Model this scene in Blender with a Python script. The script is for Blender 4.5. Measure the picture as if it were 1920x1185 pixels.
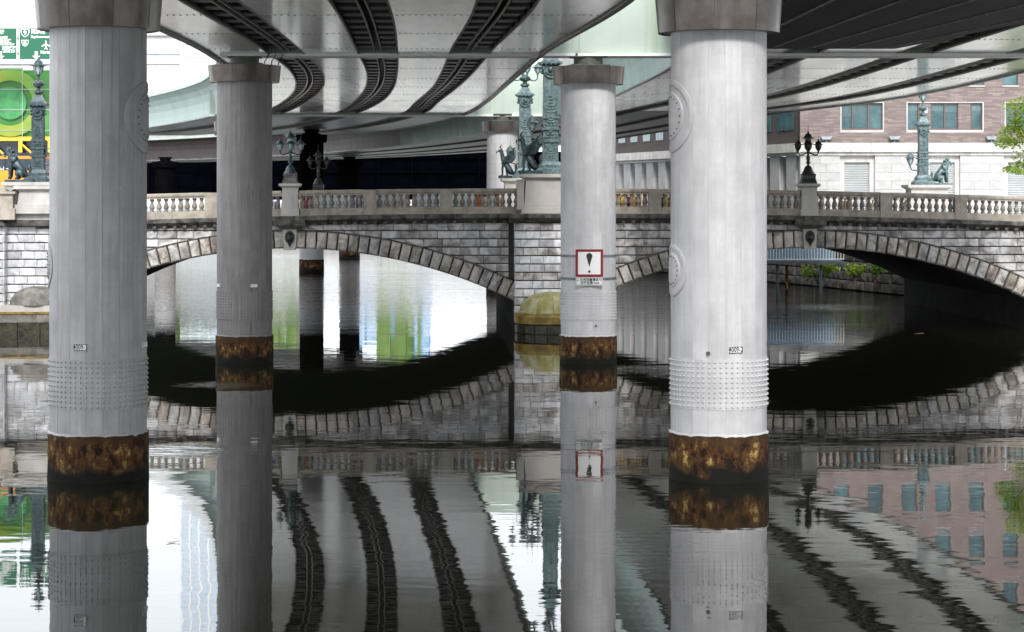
import bpy, bmesh, math, random
from mathutils import Vector, Matrix
R_ = math.radians
rnd = random.Random(7)
for o in list(bpy.data.objects):
    bpy.data.objects.remove(o)
sc = bpy.context.scene
COL = sc.collection

# ------------------------------------------------------------------ camera
ZC, F = 6.7, 4040.0                      # eye height above the water, focal length in photo pixels
cam_d = bpy.data.cameras.new('camera')
cam = bpy.data.objects.new('camera', cam_d)
COL.objects.link(cam)
cam.location = (0, 0, ZC)
cam.rotation_euler = (R_(90), 0, 0)
cam_d.sensor_width = 36
cam_d.lens = 36 * F / 1920
cam_d.shift_y = -(592.5 - 365) / 1920
cam_d.clip_start = 0.5
cam_d.clip_end = 4000
sc.camera = cam

# ------------------------------------------------------------------ sky, sun, exposure
SUN_EL, SUN_AZ = 40, 178                 # azimuth clockwise from +Y
w = bpy.data.worlds.new('World')
sc.world = w
w.use_nodes = True
nt = w.node_tree
nt.nodes.clear()
sky = nt.nodes.new('ShaderNodeTexSky')
sky.sky_type = 'NISHITA'
sky.sun_disc = False
sky.sun_elevation = R_(SUN_EL)
sky.sun_rotation = R_(SUN_AZ)
sky.dust_density = 4.0
hs = nt.nodes.new('ShaderNodeHueSaturation')
hs.inputs['Saturation'].default_value = 0.25
mx = nt.nodes.new('ShaderNodeMix')
mx.data_type = 'RGBA'
mx.inputs[0].default_value = 0.82
mx.inputs[7].default_value = (8.75, 9.2, 9.65, 1)       # even cloud layer
bg = nt.nodes.new('ShaderNodeBackground')
bg.inputs[1].default_value = 0.12
wo = nt.nodes.new('ShaderNodeOutputWorld')
nt.links.new(sky.outputs[0], hs.inputs['Color'])
nt.links.new(hs.outputs[0], mx.inputs[6])
nt.links.new(mx.outputs[2], bg.inputs[0])
nt.links.new(bg.outputs[0], wo.inputs[0])
sl = bpy.data.lights.new('sun', 'SUN')
sl.energy = 1.5
sl.angle = R_(12)
sl.color = (1, 0.97, 0.93)
so = bpy.data.objects.new('sun', sl)
COL.objects.link(so)
sdir = Vector((math.sin(R_(SUN_AZ)) * math.cos(R_(SUN_EL)), math.cos(R_(SUN_AZ)) * math.cos(R_(SUN_EL)), math.sin(R_(SUN_EL))))
so.rotation_euler = sdir.to_track_quat('Z', 'Y').to_euler()
sc.view_settings.view_transform = 'Standard'
sc.view_settings.look = 'None'
sc.view_settings.gamma = 1
sc.view_settings.use_curve_mapping = False
sc.view_settings.exposure = 1.3
sc.render.engine = 'CYCLES'
cy = sc.cycles
cy.use_denoising = True
cy.max_bounces = 10
cy.diffuse_bounces = 5
cy.glossy_bounces = 6
cy.caustics_reflective = True
cy.blur_glossy = 0.5
cy.sample_clamp_indirect = 8

# ------------------------------------------------------------------ helpers
def W(px, py, d):
    """photo pixel at depth d -> world point (used to measure real positions)"""
    return Vector(((px - 960) * d / F, d, ZC + (365 - py) * d / F))

def setp(o, label=None, cat=None, group=None, kind=None):
    if label: o['label'] = label
    if cat: o['category'] = cat
    if group: o['group'] = group
    if kind: o['kind'] = kind
    return o

def link(name, data, mat=None, parent=None):
    o = bpy.data.objects.new(name, data)
    COL.objects.link(o)
    if parent is not None:
        o.parent = parent
    if mat is not None and data is not None and len(data.materials) == 0:
        data.materials.append(mat)
    return o

def empty(name, loc=(0, 0, 0), rz=0.0, label=None, cat=None, group=None):
    o = bpy.data.objects.new(name, None)
    COL.objects.link(o)
    o.location = loc
    o.rotation_euler = (0, 0, rz)
    o.empty_display_size = 0.2
    return setp(o, label, cat, group)

def copy_tree(o, parent=None):
    c = o.copy()
    COL.objects.link(c)
    c.parent = parent
    for ch in list(o.children):
        copy_tree(ch, c)
    return c

class MB:
    def __init__(s):
        s.v = []; s.f = []; s.sm = False
    def add(s, vs, fs):
        n = len(s.v)
        s.v += [tuple(p) for p in vs]
        s.f += [tuple(i + n for i in f) for f in fs]
        return s
    def box(s, x0, x1, y0, y1, z0, z1):
        return s.add([(x0, y0, z0), (x1, y0, z0), (x1, y1, z0), (x0, y1, z0), (x0, y0, z1), (x1, y0, z1), (x1, y1, z1), (x0, y1, z1)],
                     [(0, 3, 2, 1), (4, 5, 6, 7), (0, 1, 5, 4), (1, 2, 6, 5), (2, 3, 7, 6), (3, 0, 4, 7)])
    def frus(s, cx, cy, z0, z1, hx0, hy0, hx1, hy1):
        a = [(cx + i * hx0, cy + j * hy0, z0) for i, j in ((-1, -1), (1, -1), (1, 1), (-1, 1))]
        b = [(cx + i * hx1, cy + j * hy1, z1) for i, j in ((-1, -1), (1, -1), (1, 1), (-1, 1))]
        return s.add(a + b, [(0, 3, 2, 1), (4, 5, 6, 7), (0, 1, 5, 4), (1, 2, 6, 5), (2, 3, 7, 6), (3, 0, 4, 7)])
    def lathe(s, prof, n=16, c=(0, 0), a0=0.0, a1=None, cap=True):
        full = a1 is None
        m = n if full else n + 1
        vs = []
        for r, z in prof:
            for k in range(m):
                a = a0 + (2 * math.pi if full else a1 - a0) * k / n
                vs.append((c[0] + r * math.cos(a), c[1] + r * math.sin(a), z))
        fs = []
        for i in range(len(prof) - 1):
            for k in range(n):
                k2 = (k + 1) % m
                fs.append((i * m + k, i * m + k2, (i + 1) * m + k2, (i + 1) * m + k))
        if cap and full:
            fs.append(tuple(range(m - 1, -1, -1)))
            fs.append(tuple((len(prof) - 1) * m + k for k in range(m)))
        return s.add(vs, fs)
    def tube(s, pts, rad, n=6):
        pts = [Vector(p) for p in pts]
        if not hasattr(rad, '__len__'): rad = [rad] * len(pts)
        vs = []
        for i, p in enumerate(pts):
            t = (pts[min(i + 1, len(pts) - 1)] - pts[max(i - 1, 0)]).normalized()
            u = t.cross(Vector((0, 0, 1)) if abs(t.z) < 0.9 else Vector((0, 1, 0))).normalized()
            q = t.cross(u)
            for k in range(n):
                a = 2 * math.pi * k / n
                vs.append(p + (u * math.cos(a) + q * math.sin(a)) * rad[i])
        fs = []
        for i in range(len(pts) - 1):
            for k in range(n):
                k2 = (k + 1) % n
                fs.append((i * n + k, i * n + k2, (i + 1) * n + k2, (i + 1) * n + k))
        fs.append(tuple(range(n - 1, -1, -1)))
        fs.append(tuple((len(pts) - 1) * n + k for k in range(n)))
        return s.add(vs, fs)
    def ball(s, c, r, n=8, m=5, sx=1, sy=1, sz=1):
        vs = [(c[0], c[1], c[2] - r * sz)]
        for i in range(1, m):
            t = math.pi * i / m
            for k in range(n):
                a = 2 * math.pi * k / n
                vs.append((c[0] + r * sx * math.sin(t) * math.cos(a), c[1] + r * sy * math.sin(t) * math.sin(a), c[2] - r * sz * math.cos(t)))
        vs.append((c[0], c[1], c[2] + r * sz))
        fs = []
        for k in range(n):
            k2 = (k + 1) % n
            fs.append((0, 1 + k2, 1 + k))
            for i in range(m - 2):
                fs.append((1 + i * n + k, 1 + i * n + k2, 1 + (i + 1) * n + k2, 1 + (i + 1) * n + k))
            fs.append((1 + (m - 2) * n + k, 1 + (m - 2) * n + k2, len(vs) - 1))
        return s.add(vs, fs)
    def prism(s, poly, y0, y1):
        """poly: (x,z) list counter-clockwise seen from -y; extruded y0 (front) to y1"""
        n = len(poly)
        vs = [(x, y0, z) for x, z in poly] + [(x, y1, z) for x, z in poly]
        fs = [tuple(range(n)), tuple(range(2 * n - 1, n - 1, -1))]
        fs += [(i, n + i, n + (i + 1) % n, (i + 1) % n) for i in range(n)]
        return s.add(vs, fs)
    def mesh(s, name, smooth=False):
        me = bpy.data.meshes.new(name)
        me.from_pydata(s.v, [], s.f)
        me.update()
        if smooth:
            me.polygons.foreach_set('use_smooth', [True] * len(me.polygons))
            try: me.set_sharp_from_angle(angle=R_(40))
            except Exception: pass
        return me
    def build(s, name, mat, parent=None, smooth=False, kind=None, label=None):
        o = link(name, s.mesh(name, smooth), mat, parent)
        if kind: o['kind'] = kind
        if label: o['label'] = label
        return o

def text(body, size, mat, parent, loc, rot=(R_(90), 0, 0), align='CENTER', name='lettering', ext=0.004, sx=1.0, bold=0.0):
    c = bpy.data.curves.new('txt', 'FONT')
    c.body = body; c.size = size; c.align_x = align; c.align_y = 'CENTER'; c.extrude = ext; c.offset = bold
    c.resolution_u = 3
    t = bpy.data.objects.new('txt', c)
    COL.objects.link(t)
    dg = bpy.context.evaluated_depsgraph_get()
    me = bpy.data.meshes.new_from_object(t.evaluated_get(dg))
    bpy.data.objects.remove(t)
    me.materials.clear()
    o = link(name, me, mat, parent)
    o.location = loc; o.rotation_euler = rot; o.scale = (sx, 1, 1)
    return o

def skin(joints, edges, sub=1):
    me = bpy.data.meshes.new('sk')
    me.from_pydata([j[:3] for j in joints], edges, [])
    o = bpy.data.objects.new('sk', me)
    COL.objects.link(o)
    m = o.modifiers.new('s', 'SKIN')
    m.use_smooth_shade = True
    for i, j in enumerate(joints):
        sv = me.skin_vertices[0].data[i]
        sv.radius = (j[3], j[3])
        sv.use_root = (i == 0)
    s2 = o.modifiers.new('u', 'SUBSURF'); s2.levels = sub; s2.render_levels = sub
    dg = bpy.context.evaluated_depsgraph_get()
    r = bpy.data.meshes.new_from_object(o.evaluated_get(dg))
    bpy.data.objects.remove(o)
    return r

# ------------------------------------------------------------------ materials
def mat(name, c1, c2=None, scale=2.0, rough=0.6, bump=0.0, bscale=None, metal=0.0, spec=0.5, stretch=(1, 1, 1), streak=0.0,
        streak_col=(0.03, 0.025, 0.02), rand=0.0, coat=0.0, rvar=0.0, detail=6, contrast=(0.35, 0.65), streak_scale=2.5):
    m = bpy.data.materials.new(name)
    m.use_nodes = True
    t = m.node_tree; N = t.nodes; L = t.links
    b = N['Principled BSDF']
    b.inputs['Roughness'].default_value = rough
    b.inputs['Metallic'].default_value = metal
    b.inputs['Specular IOR Level'].default_value = spec
    if coat: b.inputs['Coat Weight'].default_value = coat
    c2 = c2 or c1
    tc = N.new('ShaderNodeTexCoord')
    mp = N.new('ShaderNodeMapping'); mp.inputs['Scale'].default_value = stretch
    oi = N.new('ShaderNodeObjectInfo')
    off = N.new('ShaderNodeVectorMath'); off.operation = 'MULTIPLY_ADD'
    comb = N.new('ShaderNodeCombineXYZ')
    for k in range(3): L.new(oi.outputs['Random'], comb.inputs[k])
    L.new(comb.outputs[0], off.inputs[0]); off.inputs[1].default_value = (37, 53, 71)
    L.new(tc.outputs['Object'], off.inputs[2])
    L.new(off.outputs[0], mp.inputs['Vector'])
    no = N.new('ShaderNodeTexNoise'); no.inputs['Scale'].default_value = scale; no.inputs['Detail'].default_value = detail
    no.inputs['Roughness'].default_value = 0.6
    L.new(mp.outputs[0], no.inputs['Vector'])
    mr = N.new('ShaderNodeMapRange'); mr.inputs[1].default_value = contrast[0]; mr.inputs[2].default_value = contrast[1]
    L.new(no.outputs[0], mr.inputs[0])
    mixc = N.new('ShaderNodeMix'); mixc.data_type = 'RGBA'
    mixc.inputs[6].default_value = (*c1, 1); mixc.inputs[7].default_value = (*c2, 1)
    L.new(mr.outputs[0], mixc.inputs[0])
    col = mixc.outputs[2]
    if streak:
        mp2 = N.new('ShaderNodeMapping'); mp2.inputs['Scale'].default_value = (1, 1, 0.06)
        L.new(off.outputs[0], mp2.inputs['Vector'])
        n2 = N.new('ShaderNodeTexNoise'); n2.inputs['Scale'].default_value = streak_scale; n2.inputs['Detail'].default_value = 8
        n2.inputs['Roughness'].default_value = 0.65
        L.new(mp2.outputs[0], n2.inputs['Vector'])
        m2 = N.new('ShaderNodeMapRange'); m2.inputs[1].default_value = 0.5; m2.inputs[2].default_value = 0.78; m2.inputs[4].default_value = streak
        L.new(n2.outputs[0], m2.inputs[0])
        mc = N.new('ShaderNodeMix'); mc.data_type = 'RGBA'; mc.inputs[7].default_value = (*streak_col, 1)
        L.new(m2.outputs[0], mc.inputs[0]); L.new(col, mc.inputs[6])
        col = mc.outputs[2]
    if rand:
        hv = N.new('ShaderNodeHueSaturation')
        r2 = N.new('ShaderNodeMapRange'); r2.inputs[3].default_value = 1 - rand; r2.inputs[4].default_value = 1 + rand
        L.new(oi.outputs['Random'], r2.inputs[0]); L.new(r2.outputs[0], hv.inputs['Value']); L.new(col, hv.inputs['Color'])
        col = hv.outputs[0]
    L.new(col, b.inputs['Base Color'])
    if rvar:
        rr = N.new('ShaderNodeMapRange'); rr.inputs[3].default_value = max(0.02, rough - rvar); rr.inputs[4].default_value = min(1, rough + rvar)
        L.new(no.outputs[0], rr.inputs[0]); L.new(rr.outputs[0], b.inputs['Roughness'])
    if bump:
        n3 = N.new('ShaderNodeTexNoise'); n3.inputs['Scale'].default_value = bscale or scale * 3; n3.inputs['Detail'].default_value = 5
        L.new(off.outputs[0], n3.inputs['Vector'])
        bp = N.new('ShaderNodeBump'); bp.inputs['Strength'].default_value = bump; bp.inputs['Distance'].default_value = 0.05
        L.new(n3.outputs[0], bp.inputs['Height']); L.new(bp.outputs[0], b.inputs['Normal'])
    return m

M = {}
M['pillar'] = mat('pillar_paint', (0.29, 0.283, 0.283), (0.38, 0.373, 0.374), 0.9, 0.5, 0.12, 5, streak=0.75, streak_col=(0.24, 0.225, 0.22), streak_scale=3.2, contrast=(0.3, 0.62), spec=0.4)  # three tones of one paint, the difference in light put into the colour
M['pillar_lit'] = mat('pillar_paint_lit', (0.43, 0.425, 0.435), (0.53, 0.525, 0.54), 0.9, 0.5, 0.12, 5, streak=0.55, streak_col=(0.33, 0.305, 0.295), streak_scale=3.2, contrast=(0.3, 0.62), spec=0.4)
M['pillar_grimy_shaded'] = mat('pillar_paint_grimy_shaded', (0.13, 0.123, 0.12), (0.215, 0.206, 0.203), 0.9, 0.55, 0.12, 5, streak=0.85, streak_col=(0.13, 0.115, 0.11), streak_scale=3.2, spec=0.4)
M['cap'] = mat('cap_steel', (0.062, 0.052, 0.046), (0.135, 0.12, 0.112), 1.2, 0.28, 0.05, 3, metal=0.55, streak=0.85, streak_col=(0.04, 0.03, 0.025), rand=0.2, streak_scale=3.0)
M['shaft_in_shade'] = mat('shaft_shade_tone', (0.002, 0.002, 0.0025), (0.004, 0.004, 0.005), 1, 0.8, spec=0.0)  # near-black tone: shade under the deck painted onto the far pillars
M['bearing'] = mat('bearing_steel', (0.05, 0.06, 0.05), (0.09, 0.10, 0.08), 4, 0.5)
M['panel'] = mat('soffit_panel', (0.66, 0.69, 0.67), (0.88, 0.91, 0.89), 0.9, 0.13, 0.02, 0.8, metal=0.0, spec=1.0, rand=0.06, rvar=0.09, stretch=(1, 0.12, 1), contrast=(0.34, 0.5))
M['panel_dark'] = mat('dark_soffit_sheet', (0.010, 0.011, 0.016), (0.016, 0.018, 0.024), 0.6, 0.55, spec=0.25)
M['trough'] = mat('trough_steel', (0.022, 0.014, 0.014), (0.04, 0.026, 0.026), 1.5, 0.55)
M['rib'] = mat('rib_steel', (0.028, 0.018, 0.018), (0.045, 0.032, 0.031), 2, 0.45)
M['lip'] = mat('lip_steel', (0.30, 0.30, 0.29), (0.42, 0.42, 0.40), 1, 0.5)
M['bolt'] = mat('bolt_steel', (0.14, 0.14, 0.14), (0.24, 0.24, 0.23), 2, 0.6)
M['mint'] = mat('mint_cladding', (0.34, 0.45, 0.415), (0.40, 0.51, 0.475), 0.6, 0.45, streak=0.18, streak_col=(0.25, 0.36, 0.22), rand=0.05)
M['mint_shaded'] = mat('shaded_mint_cladding', (0.07, 0.10, 0.085), (0.13, 0.175, 0.15), 0.6, 0.6, streak=0.4, streak_col=(0.03, 0.04, 0.03), rand=0.12)  # cladding colour darkened to hold the shade under the other deck
M['panel_shaded'] = mat('shaded_soffit_panel', (0.06, 0.07, 0.08), (0.11, 0.125, 0.14), 0.5, 0.35, spec=0.4, rand=0.1)  # far panel colour with the shade beneath the decks put in
M['mint_pale'] = mat('pale_green_girder', (0.36, 0.43, 0.37), (0.43, 0.49, 0.44), 0.4, 0.45, streak=0.6, streak_col=(0.16, 0.24, 0.08), streak_scale=1.1)
M['barrier'] = mat('barrier_white', (0.68, 0.69, 0.68), (0.76, 0.77, 0.76), 0.6, 0.5, streak=0.35, streak_col=(0.36, 0.24, 0.17))
M['white'] = mat('white_paint', (0.72, 0.73, 0.73), (0.8, 0.8, 0.8), 1, 0.45)
M['black'] = mat('black_paint', (0.012, 0.012, 0.014), None, 1, 0.5)
M['red'] = mat('dark_red_paint', (0.20, 0.004, 0.008), None, 1, 0.45)
M['steel'] = mat('steel_band', (0.13, 0.15, 0.17), (0.2, 0.22, 0.24), 3, 0.4, metal=0.5)
M['bronze'] = mat('patina_bronze', (0.015, 0.026, 0.031), (0.05, 0.08, 0.09), 6, 0.42, 0.25, 18, metal=0.35, streak=0.15, streak_col=(0.22, 0.31, 0.30), streak_scale=9)
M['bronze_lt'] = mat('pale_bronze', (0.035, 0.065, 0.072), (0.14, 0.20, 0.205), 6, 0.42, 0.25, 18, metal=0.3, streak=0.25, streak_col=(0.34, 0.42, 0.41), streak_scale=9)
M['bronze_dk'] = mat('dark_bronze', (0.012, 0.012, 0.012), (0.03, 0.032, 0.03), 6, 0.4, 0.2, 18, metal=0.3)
M['glass_lamp'] = mat('lantern_glass', (0.25, 0.33, 0.34), (0.35, 0.43, 0.44), 3, 0.15)
M['stone_trim'] = mat('balustrade_stone', (0.25, 0.218, 0.178), (0.38, 0.342, 0.292), 2.5, 0.75, 0.2, 20, streak=0.55, streak_col=(0.075, 0.065, 0.045), rand=0.1)
M['stone_post'] = mat('pedestal_stone', (0.36, 0.34, 0.315), (0.46, 0.44, 0.415), 1.2, 0.75, 0.15, 20, streak=0.35, streak_col=(0.10, 0.09, 0.07))
M['stone_dark'] = mat('cornice_stone', (0.022, 0.020, 0.019), (0.14, 0.13, 0.12), 3.0, 0.8, 0.4, 12, streak=0.6, streak_col=(0.012, 0.011, 0.01), rand=0.15)
M['mortar'] = mat('joint_mortar', (0.03, 0.028, 0.026), (0.06, 0.056, 0.05), 3, 0.95)
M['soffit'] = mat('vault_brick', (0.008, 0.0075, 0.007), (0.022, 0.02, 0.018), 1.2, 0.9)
M['asphalt'] = mat('asphalt', (0.045, 0.045, 0.047), (0.06, 0.06, 0.06), 8, 0.9)
M['moss'] = mat('mossy_stone', (0.23, 0.21, 0.04), (0.40, 0.365, 0.24), 2.2, 0.55, 0.15, 8, streak=0.6, streak_col=(0.11, 0.12, 0.012), streak_scale=3)
M['moss_ring'] = mat('mossy_ledge', (0.11, 0.075, 0.012), (0.30, 0.20, 0.04), 3, 0.5, 0.2, 8)
M['tide'] = mat('tide_stone', (0.010, 0.010, 0.008), (0.05, 0.045, 0.02), 2.5, 0.4, 0.4, 8)
M['dome_grey'] = mat('stained_dome_stone', (0.08, 0.074, 0.065), (0.22, 0.205, 0.185), 2, 0.7, 0.2, 10, streak=0.7, streak_col=(0.05, 0.045, 0.035))
M['navy'] = mat('dark_navy_cladding', (0.0006, 0.0007, 0.0014), (0.0012, 0.0013, 0.0025), 0.2, 0.9, spec=0.0)
M['pale_wall'] = mat('pale_wall', (0.42, 0.40, 0.40), (0.48, 0.46, 0.455), 0.3, 0.7)
M['limestone'] = mat('limestone', (0.34, 0.337, 0.335), (0.44, 0.436, 0.434), 1.2, 0.7, 0.1, 15, streak=0.22, streak_col=(0.36, 0.35, 0.34), rand=0.05)
M['limestone_dirty'] = mat('weathered_limestone', (0.42, 0.41, 0.39), (0.58, 0.57, 0.55), 1.5, 0.8, 0.2, 15, streak=0.5, streak_col=(0.13, 0.125, 0.11))
M['shutter'] = mat('shutter_grey', (0.34, 0.36, 0.36), (0.40, 0.42, 0.42), 1, 0.45)
M['frame_brown'] = mat('bronze_window_frame', (0.09, 0.055, 0.05), (0.12, 0.075, 0.07), 2, 0.4)
M['bluesteel'] = mat('blue_grey_steel', (0.05, 0.075, 0.10), (0.08, 0.115, 0.145), 2, 0.5)
M['screen_blue'] = mat('screen_blue', (0.08, 0.15, 0.20), (0.13, 0.20, 0.26), 2, 0.5)
M['concrete'] = mat('quay_concrete', (0.32, 0.315, 0.30), (0.42, 0.41, 0.39), 0.8, 0.85, 0.2, 8, streak=0.5, streak_col=(0.06, 0.055, 0.045))
M['rubble'] = mat('seawall_stone', (0.018, 0.017, 0.015), (0.075, 0.068, 0.06), 2, 0.85, 0.5, 8, rand=0.3)
M['bark'] = mat('bark', (0.06, 0.045, 0.035), (0.1, 0.08, 0.06), 4, 0.9, 0.4, 12)
M['orange'] = mat('orange_paint', (0.72, 0.24, 0.01), (0.8, 0.29, 0.02), 1, 0.45)
M['orange_red'] = mat('orange_plastic', (0.80, 0.13, 0.01), None, 1, 0.4)
M['yellow'] = mat('yellow_paint', (0.75, 0.46, 0.02), (0.8, 0.52, 0.03), 1, 0.5)
M['bluepaint'] = mat('blue_paint', (0.015, 0.06, 0.42), None, 1, 0.4)
M['site_panel'] = mat('site_panel', (0.70, 0.77, 0.83), (0.80, 0.85, 0.88), 0.8, 0.35)
M['baluster'] = mat('baluster_stone', (0.15, 0.13, 0.11), (0.27, 0.245, 0.215), 3, 0.75, 0.2, 20, rand=0.2)
M['granite'] = mat('granite_paving', (0.42, 0.41, 0.40), (0.52, 0.51, 0.50), 3, 0.7)
M['paleblue'] = mat('pale_blue_panel', (0.46, 0.56, 0.68), (0.6, 0.68, 0.76), 0.8, 0.35)
M['cloth_blue'] = mat('blue_cloth', (0.012, 0.03, 0.22), None, 1, 0.7)
M['signgreen'] = mat('sign_green', (0.0, 0.095, 0.045), None, 1, 0.4)
M['rubber'] = mat('tyre_rubber', (0.02, 0.02, 0.02), None, 1, 0.8)
M['darkglass'] = mat('dark_glass', (0.012, 0.02, 0.035), (0.02, 0.035, 0.06), 1, 0.12)
M['winglass'] = mat('teal_window_glass', (0.015, 0.05, 0.06), (0.06, 0.13, 0.14), 0.8, 0.08, rand=0.2)
M['blind'] = mat('window_blind', (0.05, 0.10, 0.11), (0.11, 0.18, 0.19), 3, 0.3, rand=0.3, stretch=(6, 1, 0.3))
M['blueglass'] = mat('blue_tower_glass', (0.05, 0.17, 0.34), (0.12, 0.28, 0.46), 0.15, 0.2)
M['dryleaf'] = mat('dry_leaf', (0.25, 0.17, 0.06), (0.36, 0.27, 0.10), 8, 0.7)
M['ground'] = mat('bank_ground', (0.12, 0.115, 0.11), (0.18, 0.175, 0.165), 0.2, 0.9)

def stone_mat(name, c1, c2, vein, warm=0.0, dark=0.55, rough_face=0.75):
    """rock-faced stone: mottled, veined, each stone its own tone, black weathering in patches"""
    m = bpy.data.materials.new(name); m.use_nodes = True
    t = m.node_tree; N = t.nodes; L = t.links; b = N['Principled BSDF']
    b.inputs['Roughness'].default_value = 0.72
    tc = N.new('ShaderNodeTexCoord'); oi = N.new('ShaderNodeObjectInfo')
    comb = N.new('ShaderNodeCombineXYZ')
    for k in range(3): L.new(oi.outputs['Random'], comb.inputs[k])
    off = N.new('ShaderNodeVectorMath'); off.operation = 'MULTIPLY_ADD'; off.inputs[1].default_value = (31, 47, 59)
    L.new(comb.outputs[0], off.inputs[0]); L.new(tc.outputs['Object'], off.inputs[2])
    n1 = N.new('ShaderNodeTexNoise'); n1.inputs['Scale'].default_value = 1.15; n1.inputs['Detail'].default_value = 6; n1.inputs['Distortion'].default_value = 1.3
    L.new(off.outputs[0], n1.inputs[0])
    cr = N.new('ShaderNodeValToRGB')
    e = cr.color_ramp.elements
    e[0].position = 0.36; e[0].color = (*c1, 1); e[1].position = 0.60; e[1].color = (*c2, 1)
    k = cr.color_ramp.elements.new(0.48); k.color = (*vein, 1)
    L.new(n1.outputs[0], cr.inputs[0])
    hv = N.new('ShaderNodeHueSaturation')
    wn = N.new('ShaderNodeTexWhiteNoise'); wn.noise_dimensions = '1D'
    L.new(oi.outputs['Random'], wn.inputs['W'])
    mr = N.new('ShaderNodeMapRange'); mr.inputs[3].default_value = 0.8; mr.inputs[4].default_value = 1.12
    L.new(wn.outputs[0], mr.inputs[0]); L.new(mr.outputs[0], hv.inputs['Value']); L.new(cr.outputs[0], hv.inputs['Color'])
    col = hv.outputs[0]
    if warm:
        mw = N.new('ShaderNodeMix'); mw.data_type = 'RGBA'; mw.blend_type = 'MULTIPLY'; mw.inputs[7].default_value = (1.12, 0.92, 0.76, 1)
        mr3 = N.new('ShaderNodeMapRange'); mr3.inputs[4].default_value = warm
        L.new(oi.outputs['Random'], mr3.inputs[0]); L.new(mr3.outputs[0], mw.inputs[0]); L.new(col, mw.inputs[6]); col = mw.outputs[2]
    # soot laid over the masonry: one world-scale pattern, heavier just under the cornice where water runs down
    geo = N.new('ShaderNodeNewGeometry')
    mp = N.new('ShaderNodeMapping'); mp.inputs['Scale'].default_value = (1, 1, 0.30)
    L.new(geo.outputs['Position'], mp.inputs[0])
    n2 = N.new('ShaderNodeTexNoise'); n2.inputs['Scale'].default_value = 0.75; n2.inputs['Detail'].default_value = 6; n2.inputs['Roughness'].default_value = 0.7
    L.new(mp.outputs[0], n2.inputs[0])
    m4 = N.new('ShaderNodeMapRange'); m4.inputs[1].default_value = 0.5; m4.inputs[2].default_value = 0.72; m4.inputs[4].default_value = dark
    L.new(n2.outputs[0], m4.inputs[0])
    mc = N.new('ShaderNodeMix'); mc.data_type = 'RGBA'; mc.inputs[7].default_value = (0.028, 0.026, 0.026, 1)
    L.new(m4.outputs[0], mc.inputs[0]); L.new(col, mc.inputs[6])
    L.new(mc.outputs[2], b.inputs['Base Color'])
    n3 = N.new('ShaderNodeTexNoise'); n3.inputs['Scale'].default_value = 6; n3.inputs['Detail'].default_value = 6; n3.inputs['Roughness'].default_value = 0.62
    L.new(off.outputs[0], n3.inputs[0])
    bp = N.new('ShaderNodeBump'); bp.inputs['Strength'].default_value = rough_face; bp.inputs['Distance'].default_value = 0.08
    L.new(n3.outputs[0], bp.inputs['Height']); L.new(bp.outputs[0], b.inputs['Normal'])
    return m
M['stone'] = stone_mat('facade_stone', (0.21, 0.207, 0.206), (0.56, 0.555, 0.565), (0.38, 0.375, 0.378), 0.3, 0.85, 0.9)
M['stone_pale'] = stone_mat('abutment_stone', (0.40, 0.405, 0.43), (0.68, 0.69, 0.72), (0.55, 0.56, 0.585), 0.1, 0.45)
M['voussoir'] = stone_mat('voussoir_stone', (0.22, 0.213, 0.205), (0.52, 0.508, 0.49), (0.38, 0.372, 0.358), 0.6, 0.7, 1.3)

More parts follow.
